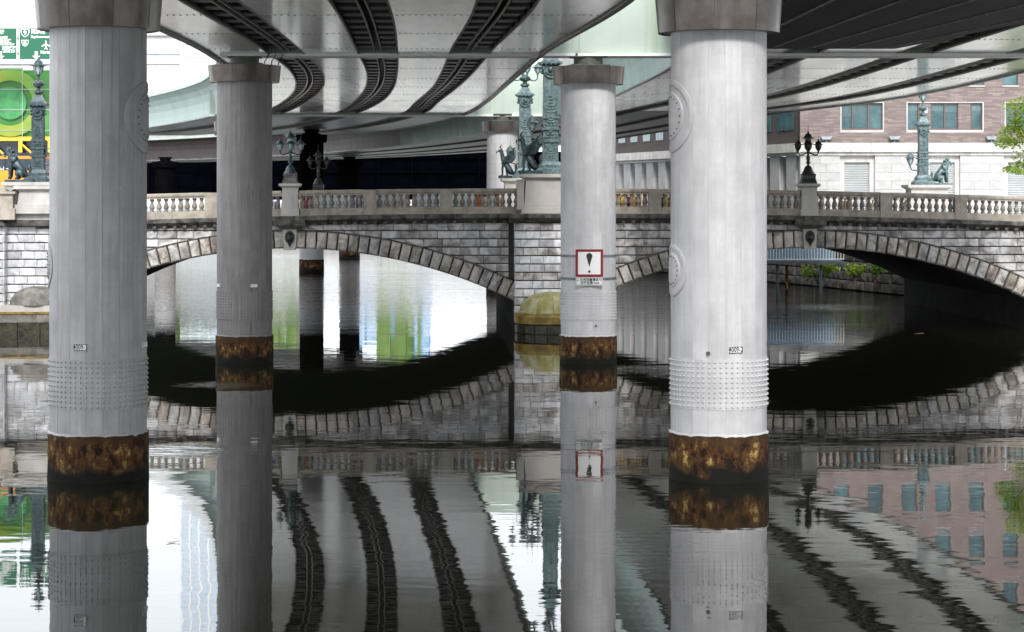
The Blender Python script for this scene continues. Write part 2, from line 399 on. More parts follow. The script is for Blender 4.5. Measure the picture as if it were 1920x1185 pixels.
def rust_mat():
    m = bpy.data.materials.new('rusted_casing'); m.use_nodes = True
    t = m.node_tree; N = t.nodes; L = t.links; b = N['Principled BSDF']
    tc = N.new('ShaderNodeTexCoord'); oi = N.new('ShaderNodeObjectInfo')
    comb = N.new('ShaderNodeCombineXYZ')
    for k in range(3): L.new(oi.outputs['Random'], comb.inputs[k])
    off = N.new('ShaderNodeVectorMath'); off.operation = 'MULTIPLY_ADD'; off.inputs[1].default_value = (31, 47, 0)
    L.new(comb.outputs[0], off.inputs[0]); L.new(tc.outputs['Object'], off.inputs[2])
    n1 = N.new('ShaderNodeTexNoise'); n1.inputs['Scale'].default_value = 3.4; n1.inputs['Detail'].default_value = 12; n1.inputs['Roughness'].default_value = 0.72; n1.inputs['Distortion'].default_value = 0.15
    mpz = N.new('ShaderNodeMapping'); mpz.inputs['Scale'].default_value = (1, 1, 0.7); L.new(off.outputs[0], mpz.inputs[0]); L.new(mpz.outputs[0], n1.inputs[0])
    cr = N.new('ShaderNodeValToRGB'); cr.color_ramp.elements[0].position = 0.43; cr.color_ramp.elements[0].color = (0.014, 0.008, 0.005, 1)
    cr.color_ramp.elements[1].position = 0.62; cr.color_ramp.elements[1].color = (0.36, 0.26, 0.09, 1)
    k = cr.color_ramp.elements.new(0.5); k.color = (0.075, 0.032, 0.011, 1)
    k = cr.color_ramp.elements.new(0.57); k.color = (0.13, 0.068, 0.024, 1)
    L.new(n1.outputs[0], cr.inputs[0])
    sep = N.new('ShaderNodeSeparateXYZ'); L.new(tc.outputs['Object'], sep.inputs[0])
    n2 = N.new('ShaderNodeTexNoise'); n2.inputs['Scale'].default_value = 1.8; n2.inputs['Detail'].default_value = 5
    L.new(off.outputs[0], n2.inputs[0])
    ad = N.new('ShaderNodeMath'); ad.operation = 'MULTIPLY_ADD'; ad.inputs[1].default_value = 0.75; L.new(n2.outputs[0], ad.inputs[0]); L.new(sep.outputs[2], ad.inputs[2])
    # black tidal slime below, plain brown scale at the top
    low = N.new('ShaderNodeMapRange'); low.inputs[1].default_value = 0.56; low.inputs[2].default_value = 0.92; L.new(ad.outputs[0], low.inputs[0])
    mc = N.new('ShaderNodeMix'); mc.data_type = 'RGBA'; mc.inputs[6].default_value = (0.006, 0.006, 0.005, 1)
    L.new(low.outputs[0], mc.inputs[0]); L.new(cr.outputs[0], mc.inputs[7])
    hi = N.new('ShaderNodeMapRange'); hi.inputs[1].default_value = 1.17; hi.inputs[2].default_value = 1.3; hi.inputs[4].default_value = 0.8; L.new(ad.outputs[0], hi.inputs[0])
    mh = N.new('ShaderNodeMix'); mh.data_type = 'RGBA'; mh.inputs[7].default_value = (0.055, 0.030, 0.014, 1)
    L.new(hi.outputs[0], mh.inputs[0]); L.new(mc.outputs[2], mh.inputs[6])
    L.new(mh.outputs[2], b.inputs['Base Color'])
    rr = N.new('ShaderNodeMapRange'); b.inputs['Specular IOR Level'].default_value = 0.2; rr.inputs[3].default_value = 0.75; rr.inputs[4].default_value = 0.85; L.new(low.outputs[0], rr.inputs[0]); L.new(rr.outputs[0], b.inputs['Roughness'])
    bp = N.new('ShaderNodeBump'); bp.inputs['Strength'].default_value = 0.6; bp.inputs['Distance'].default_value = 0.04
    L.new(n1.outputs[0], bp.inputs['Height']); L.new(bp.outputs[0], b.inputs['Normal'])
    return m
def pillar_mat(name, c, dirt, amount):
    """old paint: chalky mottling, fine vertical runs, sparse dark drips, faint lift lines"""
    m = bpy.data.materials.new(name); m.use_nodes = True
    t = m.node_tree; N = t.nodes; L = t.links; b = N['Principled BSDF']
    b.inputs['Roughness'].default_value = 0.55; b.inputs['Specular IOR Level'].default_value = 0.35
    tc = N.new('ShaderNodeTexCoord'); oi = N.new('ShaderNodeObjectInfo')
    comb = N.new('ShaderNodeCombineXYZ')
    for k in range(3): L.new(oi.outputs['Random'], comb.inputs[k])
    off = N.new('ShaderNodeVectorMath'); off.operation = 'MULTIPLY_ADD'; off.inputs[1].default_value = (31, 47, 13)
    L.new(comb.outputs[0], off.inputs[0]); L.new(tc.outputs['Object'], off.inputs[2])
    def nz(scale, stretch, detail, lo, hi, o0, o1, rough=0.6):
        mp = N.new('ShaderNodeMapping'); mp.inputs['Scale'].default_value = stretch; L.new(off.outputs[0], mp.inputs[0])
        n = N.new('ShaderNodeTexNoise'); n.inputs['Scale'].default_value = scale; n.inputs['Detail'].default_value = detail; n.inputs['Roughness'].default_value = rough
        L.new(mp.outputs[0], n.inputs[0])
        r = N.new('ShaderNodeMapRange'); r.inputs[1].default_value = lo; r.inputs[2].default_value = hi; r.inputs[3].default_value = o0; r.inputs[4].default_value = o1
        L.new(n.outputs[0], r.inputs[0])
        return r.outputs[0], n.outputs[0]
    col = None
    mott, _ = nz(1.1, (1, 1, 0.5), 8, 0.3, 0.7, 0.80, 1.10, 0.7)
    runs, _ = nz(7.0, (1, 1, 0.035), 6, 0.35, 0.7, 1.04, 1.0 - 0.19 * amount)
    lift, _ = nz(1.6, (0.05, 0.05, 1), 3, 0.4, 0.6, 0.95, 1.04)
    def mul(a, c_):
        q = N.new('ShaderNodeMath'); q.operation = 'MULTIPLY'; L.new(a, q.inputs[0]); L.new(c_, q.inputs[1]); return q.outputs[0]
    val = mul(mul(mott, runs), lift)
    sc_ = N.new('ShaderNodeVectorMath'); sc_.operation = 'SCALE'; sc_.inputs[0].default_value = c; L.new(val, sc_.inputs['Scale'])
    drip, _ = nz(11.0, (1, 1, 0.018), 4, 0.60, 0.74, 0.0, 0.75 * amount)
    blot, bn = nz(2.2, (1, 1, 0.35), 9, 0.56, 0.74, 0.0, 0.6 * amount, 0.75)
    mx_ = N.new('ShaderNodeMath'); mx_.operation = 'MAXIMUM'; L.new(drip, mx_.inputs[0]); L.new(blot, mx_.inputs[1])
    mc = N.new('ShaderNodeMix'); mc.data_type = 'RGBA'; mc.inputs[7].default_value = (*dirt, 1)
    L.new(mx_.outputs[0], mc.inputs[0]); L.new(sc_.outputs[0], mc.inputs[6]); L.new(mc.outputs[2], b.inputs['Base Color'])
    _, fine = nz(22, (1, 1, 0.6), 6, 0, 1, 0, 1)
    bp = N.new('ShaderNodeBump'); bp.inputs['Strength'].default_value = 0.25; bp.inputs['Distance'].default_value = 0.015
    L.new(fine, bp.inputs['Height']); L.new(bp.outputs[0], b.inputs['Normal'])
    return m
M['pillar'] = pillar_mat('old_paint_shaded', (0.40, 0.392, 0.396), (0.17, 0.155, 0.15), 0.8)  # tone lowered: weaker light on the near left pillar painted in
M['pillar_lit'] = pillar_mat('old_paint_lit', (0.545, 0.54, 0.555), (0.29, 0.265, 0.255), 0.45)  # same paint, tone raised for the better lit pillars
M['pillar_grimy_shaded'] = pillar_mat('grimy_paint_shaded', (0.225, 0.214, 0.212), (0.07, 0.06, 0.057), 1.25)  # grime streaks, plus the shade under the deck mixed into the base tone
M['rust'] = rust_mat()

def brick_mat():
    m = bpy.data.materials.new('brown_brick'); m.use_nodes = True
    t = m.node_tree; N = t.nodes; L = t.links; b = N['Principled BSDF']
    b.inputs['Roughness'].default_value = 0.8
    tc = N.new('ShaderNodeTexCoord'); sp = N.new('ShaderNodeSeparateXYZ'); L.new(tc.outputs['Object'], sp.inputs[0])
    ad = N.new('ShaderNodeMath'); ad.operation = 'ADD'; L.new(sp.outputs[0], ad.inputs[0]); L.new(sp.outputs[1], ad.inputs[1])
    cb = N.new('ShaderNodeCombineXYZ'); L.new(ad.outputs[0], cb.inputs[0]); L.new(sp.outputs[2], cb.inputs[1])
    br = N.new('ShaderNodeTexBrick'); br.inputs['Scale'].default_value = 1.0
    br.inputs['Brick Width'].default_value = 0.62; br.inputs['Row Height'].default_value = 0.115; br.inputs['Mortar Size'].default_value = 0.010
    br.inputs['Color1'].default_value = (0.15, 0.115, 0.108, 1); br.inputs['Color2'].default_value = (0.26, 0.205, 0.192, 1); br.inputs['Mortar'].default_value = (0.13, 0.105, 0.098, 1)
    br.inputs['Bias'].default_value = -0.2
    L.new(cb.outputs[0], br.inputs[0])
    n = N.new('ShaderNodeTexNoise'); n.inputs['Scale'].default_value = 0.4; L.new(tc.outputs['Object'], n.inputs[0])
    mr = N.new('ShaderNodeMapRange'); mr.inputs[3].default_value = 0.85; mr.inputs[4].default_value = 1.15; L.new(n.outputs[0], mr.inputs[0])
    hv = N.new('ShaderNodeHueSaturation'); L.new(mr.outputs[0], hv.inputs['Value']); L.new(br.outputs[0], hv.inputs['Color'])
    L.new(hv.outputs[0], b.inputs['Base Color'])
    bp = N.new('ShaderNodeBump'); bp.inputs['Strength'].default_value = 0.5; bp.inputs['Distance'].default_value = 0.02; bp.invert = True
    L.new(br.outputs['Fac'], bp.inputs['Height']); L.new(bp.outputs[0], b.inputs['Normal'])
    return m
M['brick'] = brick_mat()

def leaf_mat(name, c1, c2):
    m = mat(name, c1, c2, 1.2, 0.55)
    b = m.node_tree.nodes['Principled BSDF']
    N = m.node_tree.nodes; L = m.node_tree.links
    tr = N.new('ShaderNodeBsdfTranslucent'); tr.inputs[0].default_value = (c2[0] * 1.3, c2[1] * 1.3, c2[2], 1)
    ms = N.new('ShaderNodeMixShader'); ms.inputs[0].default_value = 0.35
    out = N['Material Output']
    L.new(b.outputs[0], ms.inputs[1]); L.new(tr.outputs[0], ms.inputs[2]); L.new(ms.outputs[0], out.inputs[0])
    return m
M['shaded_brick'] = mat('shaded_brick_wall', (0.035, 0.026, 0.024), (0.055, 0.042, 0.038), 3, 0.8)  # brick of the side wing with its deep shade put into the colour
M['leaf'] = leaf_mat('leaf', (0.05, 0.12, 0.015), (0.13, 0.22, 0.03))
M['leaf_y'] = leaf_mat('leaf_yellow', (0.10, 0.19, 0.01), (0.24, 0.33, 0.03))

def net_mat():
    """green scaffold sheeting, with the big ring of a sign showing through the net"""
    m = bpy.data.materials.new('green_sheeting'); m.use_nodes = True
    t = m.node_tree; N = t.nodes; L = t.links; b = N['Principled BSDF']
    b.inputs['Roughness'].default_value = 0.6
    tc = N.new('ShaderNodeTexCoord')
    n = N.new('ShaderNodeTexNoise'); n.inputs['Scale'].default_value = 0.6; n.inputs['Detail'].default_value = 5; L.new(tc.outputs['Object'], n.inputs[0])
    mx = N.new('ShaderNodeMix'); mx.data_type = 'RGBA'; mx.inputs[6].default_value = (0.025, 0.15, 0.025, 1); mx.inputs[7].default_value = (0.075, 0.25, 0.06, 1)
    L.new(n.outputs[0], mx.inputs[0]); L.new(mx.outputs[2], b.inputs['Base Color'])
    return m
M['net'] = net_mat()
M['net_t'] = mat('teal_sheeting', (0.02, 0.17, 0.05), (0.05, 0.26, 0.08), 1.5, 0.6)
M['far_green'] = mat('far_green_cladding', (0.07, 0.14, 0.03), (0.17, 0.25, 0.06), 0.25, 0.7)
M['net_y'] = mat('yellow_green_sheeting', (0.09, 0.25, 0.03), (0.22, 0.27, 0.025), 0.5, 0.6)

def water_mat():
    m = bpy.data.materials.new('river_water'); m.use_nodes = True
    t = m.node_tree; N = t.nodes; L = t.links; b = N['Principled BSDF']
    b.inputs['Base Color'].default_value = (0.009, 0.010, 0.006, 1)
    b.inputs['Roughness'].default_value = 0.015
    b.inputs['IOR'].default_value = 1.52
    geo = N.new('ShaderNodeNewGeometry')
    def noise(scale, stretch, detail=3, dist=0.0):
        mp = N.new('ShaderNodeMapping'); mp.inputs['Scale'].default_value = stretch
        L.new(geo.outputs['Position'], mp.inputs[0])
        n = N.new('ShaderNodeTexNoise'); n.inputs['Scale'].default_value = scale; n.inputs['Detail'].default_value = detail; n.inputs['Distortion'].default_value = dist
        L.new(mp.outputs[0], n.inputs[0])
        return n.outputs[0]
    sp = N.new('ShaderNodeSeparateXYZ'); L.new(geo.outputs['Position'], sp.inputs[0])
    far = N.new('ShaderNodeMapRange'); far.inputs[1].default_value = 98; far.inputs[2].default_value = 155; L.new(sp.outputs[1], far.inputs[0])
    patch = N.new('ShaderNodeMapRange'); patch.inputs[1].default_value = 0.57; patch.inputs[2].default_value = 0.68
    L.new(noise(0.07, (0.8, 0.5, 1), 3), patch.inputs[0])
    gust = N.new('ShaderNodeMath'); gust.operation = 'MULTIPLY_ADD'; gust.inputs[1].default_value = 0.30; gust.inputs[2].default_value = 0.0
    L.new(patch.outputs[0], gust.inputs[0])
    fm = N.new('ShaderNodeMath'); fm.operation = 'MULTIPLY_ADD'; fm.inputs[1].default_value = 0.62
    acc = gust.outputs[0]
    for (gx, gy, gr, amp) in ((19.0, 129, 5.5, 0.7), (-8.4, 56.5, 2.0, 0.55), (-10.5, 76, 2.0, 0.4), (2.5, 60.5, 1.6, 0.35), (6.5, 70, 2.5, 0.3)):
        dn = N.new('ShaderNodeVectorMath'); dn.operation = 'DISTANCE'; dn.inputs[1].default_value = (gx, gy, 0); L.new(geo.outputs['Position'], dn.inputs[0])
        dr = N.new('ShaderNodeMapRange'); dr.inputs[1].default_value = gr * 0.3; dr.inputs[2].default_value = gr; dr.inputs[3].default_value = amp; dr.inputs[4].default_value = 0
        L.new(dn.outputs['Value'], dr.inputs[0])
        ad = N.new('ShaderNodeMath'); ad.operation = 'ADD'; L.new(acc, ad.inputs[0]); L.new(dr.outputs[0], ad.inputs[1]); acc = ad.outputs[0]
    L.new(far.outputs[0], fm.inputs[0]); L.new(acc, fm.inputs[2])
    b1 = N.new('ShaderNodeBump'); b1.inputs['Distance'].default_value = 0.10; b1.inputs['Strength'].default_value = 0.05
    L.new(noise(0.55, (0.6, 1.0, 1), 2, 0.4), b1.inputs['Height'])
    b2 = N.new('ShaderNodeBump'); b2.inputs['Distance'].default_value = 0.02; b2.inputs['Strength'].default_value = 0.055
    L.new(noise(2.6, (0.45, 1.0, 1), 2), b2.inputs['Height']); L.new(b1.outputs[0], b2.inputs['Normal'])
    b3 = N.new('ShaderNodeBump'); b3.inputs['Distance'].default_value = 0.045
    L.new(fm.outputs[0], b3.inputs['Strength'])
    L.new(noise(3.2, (0.4, 1.0, 1), 3), b3.inputs['Height']); L.new(b2.outputs[0], b3.inputs['Normal'])
    b4 = N.new('ShaderNodeBump'); b4.inputs['Distance'].default_value = 0.16
    fs_ = N.new('ShaderNodeMath'); fs_.operation = 'MULTIPLY'; fs_.inputs[1].default_value = 0.25; L.new(far.outputs[0], fs_.inputs[0]); L.new(fs_.outputs[0], b4.inputs['Strength'])
    L.new(noise(0.42, (0.22, 1.0, 1), 2, 0.3), b4.inputs['Height']); L.new(b3.outputs[0], b4.inputs['Normal'])
    L.new(b4.outputs[0], b.inputs['Normal'])
    return m
M['water'] = water_mat()

# ------------------------------------------------------------------ setting: river, banks
mb = MB()
mb.add([(-260, -120, 0), (260, -120, 0), (260, 900, 0), (-260, 900, 0)], [(0, 1, 2, 3)])
setp(mb.build('river', M['water']), 'dark green river water mirroring the pillars and bridge', 'water', kind='structure')

def bank(name, poly, ztop, label):
    n = len(poly)
    mb = MB()
    mb.add([(x, y, -2) for x, y in poly] + [(x, y, ztop) for x, y in poly],
           [tuple(range(n, 2 * n))] + [(i, (i + 1) % n, n + (i + 1) % n, n + i) for i in range(n)])
    o = mb.build(name, M['concrete'])
    setp(o, label, 'ground', kind='structure')
    return o
bank('left_bank', [(-700, -100), (-26.5, -100), (-25.6, 98), (-25.6, 126), (-34, 150), (-60, 205), (-100, 285), (-150, 330), (-700, 350)], 5.2, 'concrete quay and street on the left bank')
bank('right_bank', [(31, -100), (240, -100), (260, 1300), (-700, 1300), (-700, 372), (-120, 352), (-55, 322), (-12, 268), (6, 214), (15.5, 178), (22.5, 158), (26.8, 142), (28.4, 128), (30, 98)], 5.2, 'concrete quay and streets on the right bank and beyond')

# ------------------------------------------------------------------ viaduct pillars
def arc_panel(r, z0, z1, a0, a1, n=4, t=0.012):
    mb = MB()
    vs = []
    for rr in (r - t, r):
        for z in (z0, z1):
            for k in range(n + 1):
                a = a0 + (a1 - a0) * k / n
                vs.append((rr * math.cos(a), rr * math.sin(a), z))
    m = n + 1
    fs = []
    for k in range(n):
        fs.append((2 * m + k, 2 * m + k + 1, 3 * m + k + 1, 3 * m + k))
        fs.append((m + k, m + k + 1, 3 * m + k + 1, 3 * m + k)[::-1])
        fs.append((k, k + 1, 2 * m + k + 1, 2 * m + k)[::-1])
    fs.append((0, 2 * m, 3 * m, m)); fs.append((n, m + n, 3 * m + n, 2 * m + n)[::1])
    mb.add(vs, fs)
    return mb

def pillar(x, d, R, label, zcap, hcap, detail, zdeck, pm, plates=(), discs=(), rot=0.0, lit_sleeve=None):
    root = empty('viaduct_pillar', (x, d, 0), rot, label, 'pillar', 'pillars standing in the river')
    ztop = zcap + 0.02
    if lit_sleeve:
        MB().lathe([(R + 0.02, 1.0), (R + 0.02, lit_sleeve), (R, lit_sleeve + 0.02)], 40).build('lit_sleeve', M['pillar_lit'], root, True)  # pale sleeve below a dark shaft: fading of light with height painted in
    s = MB().lathe([(R - 0.010 if detail else R, 1.0), (R - 0.010 if detail else R, ztop)], 64).build('shaft', M[pm], root, True)
    if detail:
        n = 18; gp = 0.0012 if pm == 'pillar_lit' else 0.003
        me = arc_panel(R, 1.02, ztop - 0.01, gp, 2 * math.pi / n - gp).mesh('shaft_panel', True)
        me.materials.append(M[pm])
        for k in range(n):
            p = link('panel', me, None, s)
            p.rotation_euler = (0, 0, 2 * math.pi * k / n + 0.1)
    # base casing, uneven rim
    mb = MB()
    prof = []
    n = 96
    vs = []
    zs = [-1.5, 0.0, 0.35, 0.7, 1.0]
    for i, z in enumerate(zs + [1.09, 1.10]):
        for k in range(n):
            a = 2 * math.pi * k / n
            rr = R + 0.045 + (0.012 * math.sin(7 * a + z * 5) * math.sin(3 * a + i) if i < 5 else 0)
            zz = z
            if i >= 5: zz = 1.08 + 0.007 * math.sin(5 * a + x) + 0.006 * math.sin(17 * a + d)
            if i == 6: rr = R - 0.02; zz += 0.006
            vs.append((rr * math.cos(a), rr * math.sin(a), zz))
    fs = [(i * n + k, i * n + (k + 1) % n, (i + 1) * n + (k + 1) % n, (i + 1) * n + k) for i in range(6) for k in range(n)]
    mb.add(vs, fs).build('rusty_base', M['rust'], root, True)
    # flaking paint skirt
    mb = MB(); vs = []; n = 96; rl_ = random.Random(int(x * 10) + int(d))
    for k in range(n):
        a = 2 * math.pi * k / n
        dz = 0.007 * math.sin(5 * a + x) + 0.006 * math.sin(17 * a + d)
        low = 1.085 + dz - max(0, rl_.gauss(-0.005, 0.018))
        for rr, zz in ((R + 0.004, 1.13 + dz), (R + 0.048, 1.10 + dz), (R + 0.05, low)):
            vs.append((rr * math.cos(a), rr * math.sin(a), zz))
    mb.add(vs, [(3 * k + q, 3 * ((k + 1) % n) + q, 3 * ((k + 1) % n) + q + 1, 3 * k + q + 1) for k in range(n) for q in (0, 1)])
    mb.build('paint_lip', M[pm], root, True)
    if detail:
        band = MB().lathe([(R, 1.70), (R + 0.012, 1.70), (R + 0.012, 2.87), (R, 2.87)], 72, cap=False).build('stud_band', M[pm], root, True)
        mb = MB()
        nr, nc = 10, 54
        for i in range(nr):
            z = 1.765 + (2.805 - 1.765) * i / (nr - 1)
            for k in range(nc):
                a = 2 * math.pi * k / nc
                c, s_ = math.cos(a), math.sin(a)
                r0, r1 = R + 0.010, R + 0.046
                h = 0.031
                vs = []
                for (u, v, rr) in ((-h, 0, r0), (0, -h, r0), (h, 0, r0), (0, h, r0), (-h * .6, 0, r1 - .009), (0, -h * .6, r1 - .009), (h * .6, 0, r1 - .009), (0, h * .6, r1 - .009), (0, 0, r1)):
                    vs.append((rr * c - u * s_, rr * s_ + u * c, z + v))
                fs = [(0, 1, 5, 4), (1, 2, 6, 5), (2, 3, 7, 6), (3, 0, 4, 7), (4, 5, 8), (5, 6, 8), (6, 7, 8), (7, 4, 8)]
                mb.add(vs, fs)
        mb.build('studs', M[pm], band, False, kind='stuff')
    # flared steel collar made of plates
    cm = M['shaft_in_shade'] if pm == 'shaft_in_shade' else M['cap']
    MB().lathe([(R * 0.7, zcap + 0.02), (R * 1.26, zcap + 0.02), (R * 1.31, zcap + hcap - 0.02), (R * .5, zcap + hcap - 0.02)], 48, cap=False).build('collar_core', cm, root, True)
    npl = 9 if detail else 5
    for k in range(npl):
        a0 = 2 * math.pi * k / npl + 0.25; a1 = a0 + 2 * math.pi / npl - 0.012
        mb = MB(); vs = []; q = 6
        for z, rr in ((zcap, R * 1.265), (zcap + hcap, R * 1.325)):
            for j in range(q + 1):
                a = a0 + (a1 - a0) * j / q
                vs.append((rr * math.cos(a), rr * math.sin(a), z))
        for z, rr in ((zcap, R * 1.24), (zcap + hcap, R * 1.30)):
            for j in range(q + 1):
                a = a0 + (a1 - a0) * j / q
                vs.append((rr * math.cos(a), rr * math.sin(a), z))
        m = q + 1
        fs = []
        for j in range(q):
            fs += [(j, j + 1, m + j + 1, m + j), (2 * m + j + 1, 2 * m + j, j, j + 1), (m + j, m + j + 1, 3 * m + j + 1, 3 * m + j)]
        mb.add(vs, fs).build('collar_plate', cm, root, True)
    zt = zcap + hcap - 0.03
    MB().box(-0.75, 0.75, -0.6, 0.6, zt, zt + 0.12).lathe([(0.58, zt + 0.12), (0.58, zdeck - 0.12)], 20).box(-0.65, 0.65, -0.55, 0.55, zdeck - 0.13, zdeck + 0.02).build('bearing', M['shaft_in_shade' if pm == 'shaft_in_shade' else 'bearing'], root)
    for txt, ang, z, wd in plates:
        a = R_(ang)
        pl = empty_part = MB().box(-wd / 2, wd / 2, -0.012, 0.03, -0.075, 0.075).build('number_plate', M['white'], root)
        pl.location = ((R + 0.008) * math.sin(a), -(R + 0.008) * math.cos(a), z)
        pl.rotation_euler = (0, 0, a)
        fr = MB()
        for (p, q) in (((-wd / 2, -.075), (wd / 2, -.064)), ((-wd / 2, .064), (wd / 2, .075)), ((-wd / 2, -.064), (-wd / 2 + .01, .064)), ((wd / 2 - .01, -.064), (wd / 2, .064))):
            fr.box(p[0], q[0], -0.016, -0.010, p[1], q[1])
        fr.build('plate_border', M['black'], pl)
        if txt:
            text(txt, 0.165, M['black'], pl, (0, -0.0125, 0), sx=0.74, name='plate_number', bold=0.002)
    for ang, z, rad in discs:
        # boss bent round the shaft
        a0 = R_(ang)
        prof = [(1.0, -0.02), (1.0, 0.022), (0.95, 0.034), (0.86, 0.034), (0.84, 0.014), (0.66, 0.018), (0.64, 0.040), (0.61, 0.045), (0.3, 0.047), (0.0, 0.047)]
        n = 44
        mb = MB(); vs = []
        def onshaft(u, v, h):
            a = a0 + u / R
            return ((R + h) * math.sin(a), -(R + h) * math.cos(a), z + v)
        for q, h in prof:
            for k in range(n):
                t = 2 * math.pi * k / n
                vs.append(onshaft(rad * q * math.cos(t), rad * q * math.sin(t), h))
        mb.add(vs, [(i * n + k, i * n + (k + 1) % n, (i + 1) * n + (k + 1) % n, (i + 1) * n + k) for i in range(len(prof) - 1) for k in range(n)])
        dk = mb.build('round_boss', M[pm], root, True)
        bl = MB()
        for k in range(18):
            t = 2 * math.pi * k / 18
            p = onshaft(rad * 0.54 * math.cos(t), rad * 0.54 * math.sin(t), 0.045)
            bl.ball(p, 0.022, 6, 4)
        bl.build('boss_bolts', M['bearing'], dk, kind='stuff')
    return root

ZD = ZC + 5.6
NL = pillar(-9.81, 51.1, 1.135, 'near shaded pillar at the left, with plate 4009-3', 10.60, 0.78, True, ZD, 'pillar',
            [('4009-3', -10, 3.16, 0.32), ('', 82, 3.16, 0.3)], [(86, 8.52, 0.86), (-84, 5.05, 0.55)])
NR = pillar(4.90, 51.1, 1.135, 'near lit pillar at the right, with plate 4009-2', 10.52, 0.80, True, ZD, 'pillar_lit',
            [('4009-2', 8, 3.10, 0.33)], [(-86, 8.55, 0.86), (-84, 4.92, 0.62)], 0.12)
h_ = MB().lathe([(0.045, 0), (0.045, 0.05), (0.03, 0.055), (0.001, 0.03)], 10, cap=False).build('drain_hole', M['bearing'], NR, True)
h_.location = (-0.48, -1.03, 3.02); h_.rotation_euler = (R_(90), 0, 0)
FL = pillar(-10.70, 86.2, 1.10, 'darker streaked pillar in the middle distance, left of the bridge lamp', 11.19, 0.66, True, ZD, 'pillar_grimy_shaded',
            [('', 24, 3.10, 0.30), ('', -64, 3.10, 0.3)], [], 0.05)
FR = pillar(3.05, 86.2, 1.10, 'pale pillar in the middle distance carrying the exclamation mark sign', 11.10, 0.70, True, ZD, 'pillar_lit', [], [], 0.2)
h_ = MB().lathe([(0.04, 0), (0.04, 0.05), (0.001, 0.055)], 10, cap=False).build('drain_hole', M['bearing'], FR, True)
h_.location = (0.04, -1.10, 1.52); h_.rotation_euler = (R_(90), 0, 0)
pillar(-19.3, 150, 1.10, 'lit pillar behind the bridge, mostly hidden by the left middle pillar', 11.1, 0.68, False, ZD, 'pillar_lit')
pillar(-0.66, 150, 1.10, 'lit pillar behind the bridge, left of the winged beast columns', 11.1, 0.68, False, ZD, 'pillar_lit')
pillar(-17.3, 186, 1.03, 'shaded pillar with dark base seen through the left arch', 11.2, 0.68, False, ZD, 'shaft_in_shade', lit_sleeve=4.6)
pillar(-17.2, 228, 1.06, 'farthest pillar with orange rusty base seen through the left arch', 9.6, 0.6, False, 10.7, 'shaft_in_shade', lit_sleeve=6.4)
pillar(-37.0, 230, 1.06, 'far pillar reflected at the left edge of the left arch', 9.6, 0.6, False, 10.7, 'shaft_in_shade', lit_sleeve=6.4)

# warning sign on the far right pillar
sg = empty('warning_sign', (3.05, 86.2, 0), 0, 'square white sign with dark red border and black exclamation mark', 'sign')
yf = -1.10 - 0.10
MB().box(-0.545, 0.545, yf, yf + 0.03, 3.455, 4.545).build('board', M['white'], sg)
fr = MB()
for a in ((-.545, .545, 4.445, 4.545), (-.545, .545, 3.455, 3.555), (-.545, -.445, 3.555, 4.445), (.445, .545, 3.555, 4.445)):
    fr.box(a[0], a[1], yf - 0.008, yf - 0.002, a[2], a[3])
fr.build('red_border', M['red'], sg)
pts = [(0, 3.84)]
for k in range(13):
    a = R_(-20 + 220 * k / 12)
    pts.append((0.118 * math.cos(a), 4.28 + 0.118 * math.sin(a)))
ex = MB().prism(pts, yf - 0.009, yf - 0.002)
ex.prism([(0.05 * math.cos(2 * math.pi * k / 16), 3.665 + 0.05 * math.sin(2 * math.pi * k / 16)) for k in range(16)], yf - 0.009, yf - 0.002)
ex.build('exclamation_mark', M['black'], sg)
pb = MB().box(-0.53, 0.53, yf, yf + 0.025, 3.115, 3.44).build('text_board', M['white'], sg)
fr = MB()
for a in ((-.51, .51, 3.41, 3.42), (-.51, .51, 3.135, 3.145), (-.51, -.50, 3.145, 3.41), (.50, .51, 3.145, 3.41)):
    fr.box(a[0], a[1], yf - 0.007, yf - 0.002, a[2], a[3])
fr.build('thin_border', M['black'], pb)
text('この先船着場あり', 0.125, M['black'], pb, (0, yf - 0.004, 3.335), bold=0.003)
text('航行注意', 0.125, M['black'], pb, (-0.10, yf - 0.004, 3.215), bold=0.003)
text('中央区', 0.075, M['black'], pb, (0.28, yf - 0.004, 3.205), bold=0.002)
for z in (4.27, 3.37):
    MB().lathe([(1.102, z - 0.05), (1.118, z - 0.05), (1.118, z + 0.05), (1.102, z + 0.05)], 64, cap=False).build('clamp_band', M['steel'], sg, True)
MB().box(-0.4, -0.3, yf + .03, -1.05, 3.2, 4.4).box(0.3, 0.4, yf + .03, -1.05, 3.2, 4.4).build('bracket', M['steel'], sg)

# ------------------------------------------------------------------ viaducts
def interp(xs, ys, x):
    """monotone-ish cubic through the measured stations"""
    n = len(xs)
    if x <= xs[0]: return ys[0] + (x - xs[0]) * (ys[1] - ys[0]) / (xs[1] - xs[0])
    if x >= xs[-1]: return ys[-1] + (x - xs[-1]) * (ys[-1] - ys[-2]) / (xs[-1] - xs[-2])
    i = max(k for k in range(n - 1) if xs[k] <= x)
    def sl(k):
        if k == 0: return (ys[1] - ys[0]) / (xs[1] - xs[0])
        if k == n - 1: return (ys[-1] - ys[-2]) / (xs[-1] - xs[-2])
        a = (ys[k] - ys[k - 1]) / (xs[k] - xs[k - 1]); b = (ys[k + 1] - ys[k]) / (xs[k + 1] - xs[k])
        return (a * (xs[k + 1] - xs[k]) + b * (xs[k] - xs[k - 1])) / (xs[k + 1] - xs[k - 1])
    h = xs[i + 1] - xs[i]; t = (x - xs[i]) / h
    return (2 * t**3 - 3 * t**2 + 1) * ys[i] + (t**3 - 2 * t**2 + t) * h * sl(i) + (-2 * t**3 + 3 * t**2) * ys[i + 1] + (t**3 - t**2) * h * sl(i + 1)

